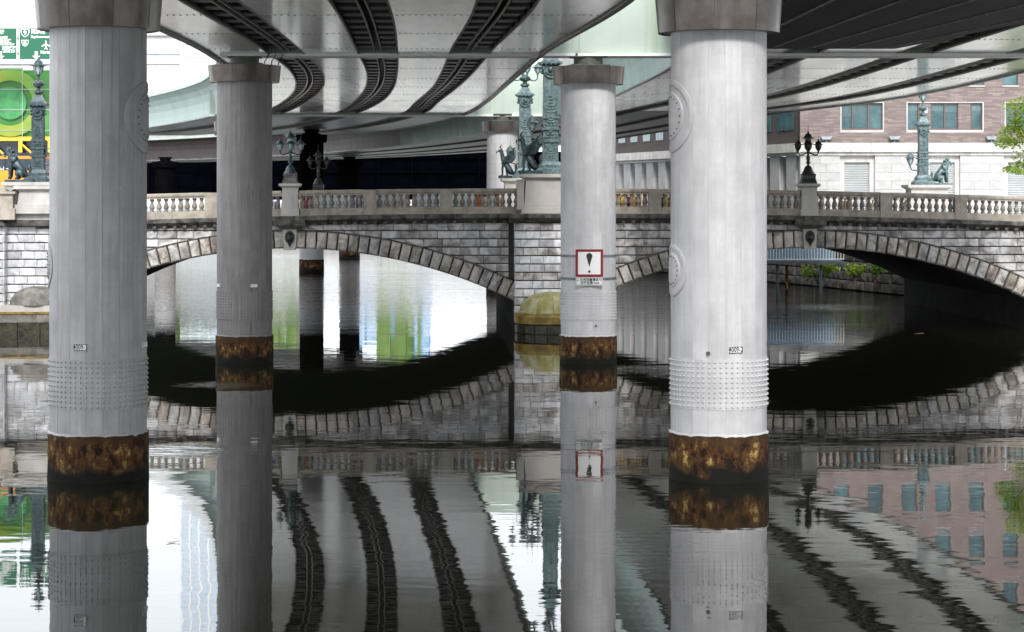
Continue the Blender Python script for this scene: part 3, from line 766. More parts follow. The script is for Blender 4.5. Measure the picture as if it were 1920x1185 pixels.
def strip(mb, fa, fb, d0, d1, za, zb, step=2.0, t=0.05, flip=False):
    """a plate between two plan curves fa, fb from d0 to d1 at heights za(d), zb(d), thickness t upward"""
    n = max(1, int(math.ceil((d1 - d0) / step)))
    vs = []
    for i in range(n + 1):
        d = d0 + (d1 - d0) * i / n
        vs += [(fa(d), d, za(d)), (fb(d), d, zb(d)), (fa(d), d, za(d) + t), (fb(d), d, zb(d) + t)]
    fs = []
    for i in range(n):
        a = 4 * i; b = a + 4
        fs += [(a, b, b + 1, a + 1), (a + 2, a + 3, b + 3, b + 2), (a, a + 2, b + 2, b), (a + 1, b + 1, b + 3, a + 3)]
    fs += [(0, 1, 3, 2), (4 * n, 4 * n + 2, 4 * n + 3, 4 * n + 1)]
    mb.add(vs, fs)

def viaduct(label, S, T, hfun, dmax, joints, ribs, fasc_l, fasc_r, shade_from, shade_l_from):
    root = empty('viaduct', (0, 0, 0), 0, label, 'viaduct')
    c = [lambda d, k=k: interp(S, T[k], d) for k in range(8)]
    z = hfun
    # soffit panels, one object each
    for lane in range(4):
        fa, fb = c[2 * lane], c[2 * lane + 1]
        for j in range(len(joints) - 1):
            a, b = joints[j] + 0.02, joints[j + 1] - 0.02
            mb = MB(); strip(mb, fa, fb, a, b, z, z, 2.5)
            mb.build('soffit_panel', M['panel' if a < shade_from else 'panel_shaded'], root)  # past the changeover the panel colour includes painted shade
    # dark troughs between: roof plate and side webs
    tr = MB()
    strip(tr, c[0], c[7], joints[0], joints[-1], lambda d: z(d) + 0.95, lambda d: z(d) + 0.95, 3, 0.25)
    tp = tr.build('deck_slab', M['trough'], root)
    for lane in range(3):
        fa, fb = c[1 + 2 * lane], c[2 + 2 * lane]
        wb = MB()
        for f, s in ((fa, -0.03), (fb, 0.03)):
            n = int((joints[-1] - joints[0]) / 2.5)
            vs = []
            for i in range(n + 1):
                d = joints[0] + (joints[-1] - joints[0]) * i / n
                vs += [(f(d) + s, d, z(d) + 0.052), (f(d) + s, d, z(d) + 0.949)]
            wb.add(vs, [(2 * i, 2 * i + 1, 2 * i + 3, 2 * i + 2) for i in range(n)])
        wb.build('trough_web', M['trough'], root)
        lp = MB()
        for f, s in ((fa, 0.0), (fb, -0.07)):
            strip(lp, lambda d: f(d) + s, lambda d: f(d) + s + 0.07, joints[0], joints[-1], lambda d: z(d) - 0.02, lambda d: z(d) - 0.02, 2.0, 0.015)
        lp.build('trough_lip', M['bolt'], root)
        cr = MB()
        for s in (-0.16, 0.10):
            strip(cr, lambda d: (fa(d) + fb(d)) / 2 + s, lambda d: (fa(d) + fb(d)) / 2 + s + 0.05, joints[0], joints[-1], lambda d: z(d) + 0.10, lambda d: z(d) + 0.10, 2.0, 0.1)
        cr.build('centre_rail', M['lip'], root)
        d = ribs[0]
        while d < ribs[1]:
            for q0, q1 in ((0.02, 0.40), (0.60, 0.98)):
                x0 = fa(d) + (fb(d) - fa(d)) * q0; x1 = fa(d) + (fb(d) - fa(d)) * q1
                MB().box(x0, x1, d, d + ribs[2] * 0.45, z(d) + 0.16, z(d) + 0.40).build('trough_rib', M['rib'], root)
            d += ribs[2]
    # bolt rows along the joints
    bt = MB()
    for j in joints[1:-1]:
        if 55 < j < 150:
            for lane in range(4):
                x0, x1 = c[2 * lane](j), c[2 * lane + 1](j)
                n = int((x1 - x0) / 0.20)
                for k in range(n):
                    x = x0 + (k + 0.5) * (x1 - x0) / n
                    for dy in (0.14,):
                        bt.box(x - 0.02, x + 0.02, j + dy - .03, j + dy + .03, z(j) - 0.022, z(j) - 0.001)
    bt.build('joint_bolts', M['bolt'], root, kind='stuff')
    # cavetto fascia and parapet
    prof = [(0.0, -0.03), (0.02, 0.5), (0.08, 1.0), (0.24, 1.5), (0.50, 1.9), (0.95, 2.25)]
    for f, sgn, rng in ((c[0], -1, fasc_l), (c[7], 1, fasc_r)):
        if not rng: continue
        d, end, st = rng
        dd = d
        while dd < end - 0.01:
            d2 = min(dd + st, end)
            mb = MB(); vs = []
            e = d2 - 0.035
            for q in (dd, e):
                for off, zz in prof: vs.append((f(q) + sgn * off, q, z(q) + zz))
                for off, zz in prof: vs.append((f(q) + sgn * (off - 0.05), q, z(q) + zz))
            m = len(prof)
            fs = []
            for k in range(m - 1):
                fs.append((k, 2 * m + k, 2 * m + k + 1, k + 1)); fs.append((m + k, m + k + 1, 3 * m + k + 1, 3 * m + k))
                fs.append((k, k + 1, m + k + 1, m + k)); fs.append((2 * m + k, 3 * m + k, 3 * m + k + 1, 2 * m + k + 1))
            mb.add(vs, fs)
            mb.build('fascia_panel', M['mint' if (dd < shade_l_from or sgn > 0) else ('mint_shaded' if dd < 192 else 'trough')], root)  # far left fascia stepped darker by material: painted shade growing with distance
            dd = d2
        for nm, (o0, o1, z0, z1, mt) in {'drip_edge': (0.90, 1.04, 2.22, 2.42, 'mint_pale'), 'parapet': (0.78, 0.97, 2.42, 3.75, 'barrier' if shade_l_from > 500 or sgn > 0 else 'lip'), 'bottom_flange': (-0.12, 0.06, -0.10, -0.035, 'bolt')}.items():
            mb = MB(); n = int((end - d) / 2.0); vs = []
            for i in range(n + 1):
                q = d + (end - d) * i / n
                for o_, z_ in ((o0, z0), (o1, z0), (o1, z1), (o0, z1)): vs.append((f(q) + sgn * o_, q, z(q) + z_))
            fs = [(0, 3, 2, 1), (4 * n, 4 * n + 1, 4 * n + 2, 4 * n + 3)]
            for i in range(n):
                for k in range(4): fs.append((4 * i + k, 4 * i + (k + 1) % 4, 4 * i + 4 + (k + 1) % 4, 4 * i + 4 + k))
            mb.add(vs, fs).build(nm, M[mt], root)
        # inner back wall of fascia
        bw = MB(); n = int((end - d) / 3.0); vs = []
        for i in range(n + 1):
            q = d + (end - d) * i / n
            vs += [(f(q) - sgn * 0.07, q, z(q) + 0.06), (f(q) - sgn * 0.07, q, z(q) + 2.2)]
        bw.add(vs, [(2 * i, 2 * i + 1, 2 * i + 3, 2 * i + 2) for i in range(n)]).build('edge_web', M['trough'], root)
    return root

SA = [-20, 40, 62, 84, 99, 112, 129, 148, 171, 198, 225]
TA = [[-11.8, -11.8, -11.9, -11.95, -12.8, -14.2, -16.7, -20.2, -27.5, -39, -56],
      [-9.5, -9.55, -9.6, -9.66, -10.15, -11.28, -13.7, -17.4, -24, -35, -52],
      [-7.9, -7.9, -7.87, -8.18, -8.66, -9.79, -12.2, -15.7, -21.8, -32.5, -49],
      [-5.3, -5.3, -5.3, -6.07, -6.7, -7.65, -9.5, -12.2, -17.6, -27.5, -44],
      [-3.5, -3.5, -3.57, -4.43, -5.24, -6.1, -7.75, -10.6, -15.6, -25, -41.5],
      [-0.7, -0.8, -1.04, -2.43, -3.28, -4.16, -5.75, -7.6, -12, -20.5, -37],
      [1.1, 1.0, 0.80, -0.77, -1.76, -2.77, -4.3, -6.0, -10.2, -18.5, -34.8],
      [4.4, 4.1, 3.36, 1.3, 0.35, -0.45, -1.5, -3.1, -6.8, -14.6, -31]]
JA = [-160, -120, -80, -50, -20, -5, 10, 25, 40, 52, 59.5, 67, 74.8, 82.6, 87.5, 95.5, 104, 112, 120, 128, 136, 144, 151.5, 162, 174, 188, 204]
viaduct('wide curved viaduct overhead with four pale soffit strips, left of the gap', SA, TA, lambda d: ZD, 204, JA, (56, 158, 2.5),
        (60, 204, 1.3), (52, 200, 1.5), 150, 999)
SB = SA + [255, 290]
LB = [8.5, 8.0, 7.5, 7.05, 6.8, 6.2, 5.3, 3.4, -0.6, -12.5, -27, -50, -85]
RB = [24.5, 24, 23.6, 23.3, 23.2, 23.0, 21.6, 17.8, 12.5, 3.0, -10.5, -33, -68]
TB = []
for fr_ in (0, .226, .316, .507, .597, .775, .865, 1.0):
    TB.append([a + (b - a) * fr_ for a, b in zip(LB, RB)])
hB = lambda d: interp([-20, 120, 150, 171, 198, 225, 290], [ZD, ZD, ZD - 0.05, ZD - 0.45, ZD - 1.25, ZD - 1.6, ZD - 1.6], d)
JB = [-160, -120, -80, -50, -20, -5, 10, 25, 40, 52, 62, 70, 78, 85, 87.5, 96, 104, 112, 120, 128, 136, 144, 151.5, 162, 174, 188, 204, 220, 240, 262, 284]
VB = viaduct('viaduct overhead at the right, bending left behind the bridge centre', SB, TB, hB, 284, JB, (56, 158, 2.5),
             (50, 284, 1.3), (60, 190, 1.5), 143, 152)
# dark sheet hung under the near part of the right viaduct
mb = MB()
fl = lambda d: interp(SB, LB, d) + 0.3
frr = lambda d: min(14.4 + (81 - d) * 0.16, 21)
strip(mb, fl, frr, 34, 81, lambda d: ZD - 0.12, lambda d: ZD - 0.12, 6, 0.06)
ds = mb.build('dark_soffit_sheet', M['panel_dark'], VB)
bl = MB()
for q in range(5):
    for k in range(110):
        d = 36 + k * 0.4
        x = fl(d) + (frr(d) - fl(d)) * (0.12 + q * 0.2) + (d - 60) * 0.0
        bl.box(x - .05, x + .05, d - .08, d + .08, ZD - 0.16, ZD - 0.121)
bl.build('sheet_bolts', M['bolt'], ds, kind='stuff')

def crossbeam(y, x0, x1, zb, h, label):
    r = empty('cross_beam', ((x0 + x1) / 2, y, zb), 0, label, 'beam')
    hx = (x1 - x0) / 2
    MB().box(-hx, hx, -0.55, 0.55, 0.08, h).build('web_plate', M['mint_pale'], r)
    MB().box(-hx, hx, -0.75, 0.75, -0.03, 0.08).build('bottom_flange', M['white'], r)  # white stands in for light caught along the flange
    for k in range(int((x1 - x0) / 2.6)):
        x = -hx + 1.3 + k * 2.6
        MB().box(x - 0.02, x + 0.02, -0.60, -0.55, 0.08, h - 0.1).build('stiffener', M['mint_pale'], r)
    return r
crossbeam(86.3, -11.6, 22.9, ZD - 0.06, 3.3, 'pale green cross beam with algae streaks above the sign pillar')
crossbeam(150.2, -21.0, 3.6, ZD - 0.13, 3.3, 'pale cross beam beyond the bridge between the two viaducts')

# ------------------------------------------------------------------ stone bridge
BR = 2.3
KB = 1.055                               # size factor from the measured waterline of the pier
BO = (1.9, 105.5, -0.37)
bridge = empty('stone_bridge', BO, R_(BR), 'weathered stone bridge with two low arches and a balustrade', 'bridge')
bridge.scale = (KB, KB, KB)
BM = Matrix.Translation(BO) @ Matrix.Rotation(R_(BR), 4, 'Z') @ Matrix.Scale(KB, 4)
def bloc(x, y, z): return BM @ Vector((x, y, z))
def camb(x): return -0.00078 * x * x
AC = (-12.06, 12.06)                    # arch centres
HS, ZCR, RISE = 10.4, 4.22, 2.47
RI = (HS * HS + RISE * RISE) / (2 * RISE); ZO = ZCR - RI
TH = 0.80
RE_ = RI + TH
def ext_z(x):
    best = -9
    for a in AC:
        u = abs(x - a)
        if u < RE_ * math.sin(math.asin(HS / RI)) + 0.0:
            best = max(best, ZO + math.sqrt(max(0, RE_ * RE_ - u * u)))
        elif u < HS + 0.45:
            best = max(best, ZO + math.sqrt(max(0, RE_ * RE_ - u * u)))
    return best
def int_z(x):
    for a in AC:
        u = abs(x - a)
        if u < HS: return ZO + math.sqrt(RI * RI - u * u)
    return -1.5
WT = 5.42                               # top of the wall under the cornice at mid-span
BW = 26.5                               # bridge width
# solid body with vaults
xs = sorted(set([-23.9, 23.9] + [a + s * HS for a in AC for s in (-1, 1)] + [a + HS * math.sin(math.pi / 2 * k / 16) * s for a in AC for s in (-1, 1) for k in range(17)]))
xs = [x for i, x in enumerate(xs) if i == 0 or x - xs[i - 1] > 1e-4]
body = MB(); vault = MB(); rear = MB()
for i in range(len(xs) - 1):
    a, b = xs[i], xs[i + 1]
    m_ = (a + b) / 2
    inside = any(abs(m_ - q) < HS for q in AC)
    za = (ZO + math.sqrt(max(0, RI * RI - min(abs(a - q) for q in AC) ** 2))) if inside else -1.5
    zb = (ZO + math.sqrt(max(0, RI * RI - min(abs(b - q) for q in AC) ** 2))) if inside else -1.5
    ta, tb = WT + camb(a), WT + camb(b)
    body.add([(a, 0.06, za), (b, 0.06, zb), (b, 0.06, tb), (a, 0.06, ta)], [(0, 1, 2, 3)])
    rear.add([(a, BW, za), (b, BW, zb), (b, BW, tb), (a, BW, ta)], [(3, 2, 1, 0)])
    if inside:
        vault.add([(a, 0.06, za), (b, 0.06, zb), (b, BW, zb), (a, BW, za)], [(0, 3, 2, 1)])
for q in AC:
    for s in (-1, 1):
        x = q + s * HS
        z1 = ZO + math.sqrt(RI * RI - HS * HS)
        vault.add([(x, 0.06, -1.5), (x, BW, -1.5), (x, BW, z1), (x, 0.06, z1)], [(0, 1, 2, 3)])
wall = body.build('facade_wall', M['mortar'], bridge)
rear.build('rear_wall', M['stone_dark'], bridge)
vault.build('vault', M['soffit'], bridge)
rd = MB()
N_ = 24
vs = []
for i in range(N_ + 1):
    x = -30 + 60 * i / N_
    vs += [(x, 0.2, 5.62 + camb(x)), (x, BW - 0.2, 5.62 + camb(x))]
rd.add(vs, [(2 * i, 2 * i + 2, 2 * i + 3, 2 * i + 1) for i in range(N_)]).build('road_deck', M['granite'], bridge)

def stone_poly(poly, y0, depth, inset, bulge, r):
    """a block: outline poly (x,z), arris inset, rough face proud by bulge; local origin at centroid"""
    n = len(poly)
    cx = sum(p[0] for p in poly) / n; cz = sum(p[1] for p in poly) / n
    ins = []
    for (x, z) in poly:
        dx, dz = cx - x, cz - z
        l = math.hypot(dx, dz) or 1
        k = min(inset * 1.4, l * 0.4) / l
        ins.append((x + dx * k, z + dz * k))
    vs = [(x - cx, y0 + depth, z - cz) for x, z in poly] + [(x - cx, y0, z - cz) for x, z in poly] + \
         [(x - cx, y0 - bulge * r.uniform(0.5, 1.1), z - cz) for x, z in ins] + [(r.uniform(-.05, .05), y0 - bulge * r.uniform(0.8, 1.5), r.uniform(-.03, .03))]
    fs = []
    for i in range(n):
        j = (i + 1) % n
        fs += [(i, j, n + j, n + i), (n + i, n + j, 2 * n + j, 2 * n + i), (2 * n + i, 2 * n + j, 3 * n)]
    return MB().add(vs, fs), (cx, cz)

def lay_course(x0, x1, z0, z1, y, parent, mt, r, wmin=0.62, wmax=1.05, top=None, bot=None, gap=0.008, name='stone', depth=0.10, bulge=0.035):
    x = x0 - r.uniform(0, 0.5)
    while x < x1:
        wd = r.uniform(wmin, wmax)
        a, b = max(x, x0), min(x + wd, x1)
        if x1 - (x + wd) < 0.25: b = x1; wd = x1 - x + 0.01
        x += wd
        if b - a < 0.12: continue
        a += gap; b -= gap
        n = 7 if (top or bot) else 2
        lo, hi = [], []
        for k in range(n):
            q = a + (b - a) * k / (n - 1)
            l_ = max(z0, bot(q)) if bot else z0
            h_ = min(z1, top(q)) if top else z1
            lo.append((q, l_ + 0.022)); hi.append((q, h_ - 0.022))
        ok = [i for i in range(n) if hi[i][1] - lo[i][1] > 0.03]
        if len(ok) < 2: continue
        lo = [lo[i] for i in ok]; hi = [hi[i] for i in ok]
        if all(abs(p[1] - lo[0][1]) < 1e-6 for p in lo): lo = [lo[0], lo[-1]]
        if all(abs(p[1] - hi[0][1]) < 1e-6 for p in hi): hi = [hi[0], hi[-1]]
        poly = lo + hi[::-1]
        mb, (cx, cz) = stone_poly(poly, 0, depth, 0.035, bulge, r)
        o = mb.build(name, M[mt], parent)
        o.location = (cx, y, cz)

rs = random.Random(3)
CH = 0.382
row = 0
zt = 5.42
while zt > 1.2:
    z1, z0 = zt, zt - CH
    for xa, xb in ((-23.6, -1.95), (1.95, 23.6)):
        segs = []
        lay_course(xa, xb, z0, z1, 0.0, wall, 'stone', rs, 0.72, 1.02, top=lambda q: WT + camb(q), bot=ext_z)
    zt -= CH
# arch rings
for ai, a in enumerate(AC):
    ring = MB()
    th = math.asin(HS / RI)
    n = 45
    vs = []
    for k in range(n + 1):
        t = -th + 2 * th * k / n
        for rr, y in ((RI + 0.02, 0.03), (RE_ - 0.02, 0.03)):
            vs.append((a + rr * math.sin(t), y, ZO + rr * math.cos(t)))
    ring.add(vs, [(2 * k, 2 * k + 2, 2 * k + 3, 2 * k + 1) for k in range(n)])
    ro = ring.build('arch_ring', M['mortar'], bridge)
    for k in range(n):
        t0 = -th + 2 * th * k / n; t1 = -th + 2 * th * (k + 1) / n
        tm = (t0 + t1) / 2
        if abs(tm) < 0.005: continue
        g = 0.0011
        t0 += g; t1 -= g
        poly = [(a + RI * math.sin(t0), ZO + RI * math.cos(t0)), (a + RI * math.sin(t1), ZO + RI * math.cos(t1)),
                (a + RE_ * math.sin(t1), ZO + RE_ * math.cos(t1)), (a + RE_ * math.sin(t0), ZO + RE_ * math.cos(t0))]
        mb, (cx, cz) = stone_poly(poly, 0, 0.6, 0.055, 0.12, rs)
        o = mb.build('voussoir', M['voussoir'], ro)
        o.location = (cx, -0.10, cz)
    # extrados moulding
    mo = MB(); vs = []
    for k in range(n + 1):
        t = -th + 2 * th * k / n
        for rr, y in ((RE_ + 0.005, -0.02), (RE_ + 0.005, -0.16), (RE_ + 0.06, -0.16), (RE_ + 0.06, -0.02)):
            vs.append((a + rr * math.sin(t), y, ZO + rr * math.cos(t)))
    fs = []
    for k in range(n):
        for q in range(4): fs.append((4 * k + q, 4 * k + (q + 1) % 4, 4 * k + 4 + (q + 1) % 4, 4 * k + 4 + q))
    mo.add(vs, fs).build('hood_moulding', M['stone_dark'], ro)
    # keystone with bronze lion mask
    ks = MB().prism([(a - 0.27, ZCR - 0.06), (a + 0.27, ZCR - 0.06), (a + 0.33, WT - 0.30), (a - 0.33, WT - 0.30)], -0.30, 0.3)
    ks.prism([(a - 0.27, ZCR - 0.02), (a + 0.27, ZCR - 0.02), (a + 0.27, ZCR + 0.05), (a - 0.27, ZCR + 0.05)], -0.33, -0.301)
    ko = ks.build('keystone', M['stone_post'], ro)
    mk = MB()
    zc = ZCR + 0.50
    mk.ball((a, -0.33, zc), 0.19, 10, 7, 0.9, 0.6, 1.2)
    mk.ball((a, -0.45, zc - 0.06), 0.08, 8, 5, 1.1, 0.8, 0.8)
    mk.ball((a - 0.07, -0.42, zc + 0.08), 0.045, 6, 4).ball((a + 0.07, -0.42, zc + 0.08), 0.045, 6, 4)
    for k in range(14):
        t = 2 * math.pi * k / 14
        mk.ball((a + 0.17 * math.cos(t), -0.33, zc + 0.02 + 0.24 * math.sin(t)), 0.065, 6, 4, 1, 0.8, 1)
    mk.tube([(a - 0.05, -0.38, zc - 0.2), (a - 0.03, -0.37, zc - 0.36)], [0.05, 0.02]).tube([(a + 0.05, -0.38, zc - 0.2), (a + 0.03, -0.37, zc - 0.36)], [0.05, 0.02]).tube([(a, -0.38, zc - 0.2), (a, -0.37, zc - 0.45)], [0.05, 0.015])
    mk.build('lion_mask', M['bronze_dk'], ro, True)
    # corbel under the lamp pedestal
    MB().box(a - 0.72, a + 0.72, -0.62, 0.0, WT - 0.02 + camb(a), WT + 0.25 + camb(a)).frus(a, -0.2, WT - 0.19 + camb(a), WT - 0.021 + camb(a), 0.40, 0.25, 0.66, 0.40).build('corbel', M['stone_dark'], ro)

# cornice: moulded blocks
cprof = [(0.05, 0.0), (-0.10, 0.0), (-0.16, 0.10), (-0.30, 0.13), (-0.42, 0.22), (-0.42, 0.37), (-0.34, 0.41), (0.3, 0.41)]
def swept_block(x0, x1, prof, zbase, n=3):
    mb = MB(); vs = []
    for i in range(n + 1):
        x = x0 + (x1 - x0) * i / n
        for y, z in prof: vs.append((x, y, zbase + z + camb(x)))
    m = len(prof)
    fs = [tuple(range(m)), tuple(n * m + m - 1 - k for k in range(m))]
    for i in range(n):
        for k in range(m): fs.append((i * m + k, (i + 1) * m + k, (i + 1) * m + (k + 1) % m, i * m + (k + 1) % m))
    return mb.add(vs, fs)
co = MB().box(-23.6, 23.6, 0.05, 0.3, 5.1, 5.3).build('cornice', M['mortar'], bridge)
x = -23.6
while x < 23.5:
    x2 = min(x + 1.475, 23.6)
    swept_block(x + 0.006, x2 - 0.006, cprof, WT).build('cornice_block', M['stone_dark'], co)
    x = x2
# modillion shadow blocks
x = -23.4
mo = MB()
while x < 23.4:
    z = WT + camb(x)
    mo.box(x, x + 0.16, -0.26, -0.10, z - 0.02, z + 0.10)
    x += 0.46
mo.build('dentils', M['stone_dark'], co, kind='stuff')

# balustrade
bal = MB().box(-23, 23, 0.1, 0.2, 5.2, 5.3).build('balustrade', M['mortar'], bridge)
ZP0, ZP1, ZH0, ZH1 = 5.83, 6.15, 6.75, 7.0
posts = [4.85, 8.39, 15.69, 19.2]
lampx = 12.06
edges = [1.42]
spans = []
seq = [(1.45, None), (4.85, 0.29), (8.39, 0.29), (lampx, 0.42), (15.69, 0.29), (19.2, 0.29), (22.35, None)]
bprof = [(0.075, 0.0), (0.10, 0.0), (0.10, 0.07), (0.062, 0.09), (0.075, 0.115), (0.118, 0.17), (0.128, 0.23), (0.105, 0.31), (0.062, 0.41), (0.055, 0.46), (0.08, 0.48), (0.065, 0.50), (0.095, 0.52), (0.10, 0.60), (0.075, 0.60)]
bme = MB().lathe(bprof, 10).mesh('baluster', True)
bme.materials.append(M['baluster'])
def seg_box(x0, x1, y0, y1, z0, z1, name, mt, n=2):
    return swept_block(x0, x1, [(y0, z0), (y0, z1), (y1, z1), (y1, z0)][::-1], 0, n).build(name, M[mt], bal)
for s in (-1, 1):
    for (xa, ha), (xb, hb) in zip(seq[:-1], seq[1:]):
        x0 = xa + (ha or 0); x1 = xb - (hb or 0)
        a, b = (x0, x1) if s > 0 else (-x1, -x0)
        hp = [(0.34, ZH0), (-0.02, ZH0), (-0.02, ZH0 + 0.05), (-0.06, ZH0 + 0.10), (-0.06, ZH1 - 0.05), (-0.02, ZH1), (0.34, ZH1)]
        swept_block(a + .004, b - .004, hp, 0).build('handrail', M['stone_trim'], bal)
        npl = 2
        for k in range(npl):
            q0 = a + (b - a) * k / npl; q1 = a + (b - a) * (k + 1) / npl
            seg_box(q0 + .004, q1 - .004, -0.05, 0.36, ZP0, ZP1, 'plinth_block', 'stone_trim')
        n = max(3, int(round((x1 - x0) / 0.315)))
        for k in range(n):
            x = a + (b - a) * (k + 0.5) / n
            o = link('baluster', bme, None, bal)
            o.location = (x, 0.16, ZP1 + camb(x))
    for px in posts:
        x = s * px; z = camb(x)
        MB().box(x - 0.285, x + 0.285, -0.08, 0.40, ZP0 + z, ZH1 + z - 0.012).build('rail_post', M['stone_trim'], bal)
    x = s * lampx; z = camb(x)
    pd = MB().box(x - 0.415, x + 0.415, -0.16, 0.60, ZP0 + z, ZP0 + 0.33 + z).box(x - 0.36, x + 0.36, -0.12, 0.56, ZP0 + 0.331 + z, 7.14 + z)
    pd.frus(x, 0.22, 7.141 + z, 7.22 + z, 0.38, 0.36, 0.50, 0.48).box(x - 0.50, x + 0.50, -0.26, 0.70, 7.221 + z, 7.33 + z)
    pd.build('lamp_pedestal', M['stone_post'], bal)
# far side balustrade seen only through the gaps
fb = MB()
k = 0
x = -23.0
while x < 23:
    fb.lathe([(0.1, 6.1 + camb(x)), (0.13, 6.3 + camb(x)), (0.06, 6.6 + camb(x)), (0.1, 6.75 + camb(x))], 6, (x, BW - 0.2))
    x += 0.33
for i in range(23):
    x = -23 + 2 * i
    z = camb(x + 1)
    fb.box(x, x + 2, BW - 0.4, BW, 5.6 + z, 6.1 + z).box(x, x + 2, BW - 0.4, BW, 6.75 + z, 6.98 + z)
fbo = fb.build('rear_balustrade', M['stone_trim'], bridge, kind='stuff')

# central pier, its pedestal, the dome
pier = MB().box(-1.60, 1.60, -0.48, 0.05, -1.0, WT - 0.01).build('pier', M['mortar'], bridge)
zt = 5.41
k = 0
while zt > 1.1:
    lay_course(-1.70, 1.70, zt - CH, zt, -0.60, pier, 'stone_pale' if k % 3 else 'stone', rs, 0.45, 0.95, name='stone', depth=0.13)
    for s in (-1, 1):                    # return faces
        mb, (cx, cz) = stone_poly([(-0.26, zt - CH + .012), (0.26, zt - CH + .012), (0.26, zt - .012), (-0.26, zt - .012)], 0, 0.1, .03, .02, rs)
        o = mb.build('stone', M['stone'], pier); o.location = (s * 1.70, -0.22, cz); o.rotation_euler = (0, 0, s * R_(90))
    zt -= CH; k += 1
swept_block(-1.95, 1.95, [(0.05, 0.0), (-0.72, 0.0), (-0.78, 0.10), (-0.92, 0.13), (-1.02, 0.22), (-1.02, 0.37), (-0.94, 0.413), (0.3, 0.413)], WT, 4).build('pier_cornice', M['stone_dark'], pier)
def pedestal(cx, hw, yc, hd, ztop, parent, nm='statue_pedestal'):
    p = MB()
    p.box(cx - hw - 0.10, cx + hw + 0.10, yc - hd - 0.10, yc + hd + 0.10, 5.836, 6.10)
    p.box(cx - hw - 0.05, cx + hw + 0.05, yc - hd - 0.05, yc + hd + 0.05, 6.101, 6.25)
    p.frus(cx, yc, 6.251, ztop - 0.28, hw - 0.05, hd - 0.05, hw - 0.12, hd - 0.12)
    p.frus(cx, yc, ztop - 0.279, ztop - 0.16, hw - 0.12, hd - 0.12, hw + 0.06, hd + 0.06)
    p.box(cx - hw - 0.10, cx + hw + 0.10, yc - hd - 0.10, yc + hd + 0.10, ztop - 0.159, ztop)
    return p.build(nm, M['stone_post'], parent)
pedestal(0.0, 1.30, 0.25, 0.95, 7.66, bridge)
for s in (-1, 1):
    MB().box(s * 1.43 - 0.16, s * 1.43 + 0.16, -0.55, 0.75, 6.0, 7.40).build('pedestal_pilaster', M['stone_post'], bridge)
pedestal(-0.0, 1.30, BW - 0.25, 0.95, 7.66, bridge)
# dome and drum at the foot of the pier
def half_dome(cx, yb, rad, parent, zb, mats, blocks=True):
    a0, a1 = R_(180), R_(360)
    dm = []
    for k in range(9):
        t = k / 8 * math.pi / 2
        dm.append((rad * 0.92 * math.cos(t), zb + 0.62 + 0.86 * math.sin(t) * rad / 1.62))
    MB().lathe([(r_ * 0.975, z_) for r_, z_ in dm], 24, (cx, yb), a0, a1).build('dome_core', M[mats[2]], parent, True)
    for k in range(6):
        b0 = a0 + (a1 - a0) * k / 6 + 0.006; b1 = a0 + (a1 - a0) * (k + 1) / 6 - 0.006
        MB().lathe([(rad * 0.98, zb + 0.5), (rad * 0.98, zb + 0.56), (rad * 0.93, zb + 0.60)] + dm, 5, (cx, yb), b0, b1).build('dome_stone', M[mats[0]], parent, True)
    MB().lathe([(rad, zb), (rad * 1.06, zb + 0.05), (rad * 1.07, zb + 0.36), (rad * 1.03, zb + 0.44), (rad * 0.96, zb + 0.5)], 24, (cx, yb), a0, a1).build('dome_ledge', M[mats[1]], parent, True)
    MB().lathe([(rad * 0.97, -1.2), (rad * 0.97, zb)], 24, (cx, yb), a0, a1).build('drum', M[mats[2]], parent, True)
    if blocks:
        n = 9
        for r_i, (z0, z1) in enumerate(((-0.25, 0.36), (0.39, zb - 0.03))):
            for k in range(n):
                b0 = a0 + (a1 - a0) * k / n + 0.012; b1 = a0 + (a1 - a0) * (k + 1) / n - 0.012
                o = arc_panel(rad * 1.04, z0, z1, b0, b1, 3, 0.1).build('tide_stone', M[mats[2]], parent)
                o.location = (cx, yb, 0)
half_dome(0.0, -0.62, 1.62, pier, 0.76, ('moss', 'moss_ring', 'tide'))

# left abutment under the lion pedestal and its wing wall
ab = MB().box(-27.5, -22.6, -0.10, 6, -1, 5.5).box(-27.5, -25.02, -0.9, 0.0, -1, 5.48).build('abutment', M['mortar'], bridge)
zt = 5.26
while zt > 1.75:
    lay_course(-25.0, -22.35, zt - CH, zt, -0.26, ab, 'stone_pale', rs, 0.5, 0.95, depth=0.17)
    lay_course(-27.4, -25.0, zt - CH, zt, -1.02, ab, 'stone_pale', rs, 0.6, 1.05, depth=0.14)
    mb, (cx, cz) = stone_poly([(-0.38, zt - CH + .012), (0.38, zt - CH + .012), (0.38, zt - .012), (-0.38, zt - .012)], 0, 0.1, .03, .02, rs)
    o = mb.build('stone', M['stone_pale'], ab); o.location = (-24.96, -0.62, cz); o.rotation_euler = (0, 0, R_(90))
    zt -= CH
MB().box(-27.5, -22.2, -0.62, 0.2, 5.27, 5.40).box(-27.5, -22.2, -0.50, 0.2, 5.401, 5.55).box(-27.5, -24.9, -1.35, -0.621, 5.27, 5.40).build('abutment_cornice', M['stone_dark'], ab)
MB().box(-27.5, -22.2, -0.42, 0.2, 5.551, 5.83).build('abutment_plinth', M['stone_post'], ab)
MB().box(-27.5, -22.2, -1.55, 0.0, 1.40, 1.68).build('footing_top', M['stone_post'], ab)
MB().box(-27.5, -22.2, -1.66, 0.0, 1.30, 1.399).build('footing_ledge', M['moss_ring'], ab)
MB().box(-27.5, -22.2, -1.62, 0.0, 0.92, 1.299).build('footing_band', M['dome_grey'], ab)
for k in range(5):
    MB().box(-27.3 + k * 1.02, -26.31 + k * 1.02, -1.60, 0.0, -0.5, 0.90).build('tide_stone', M['tide'], ab)
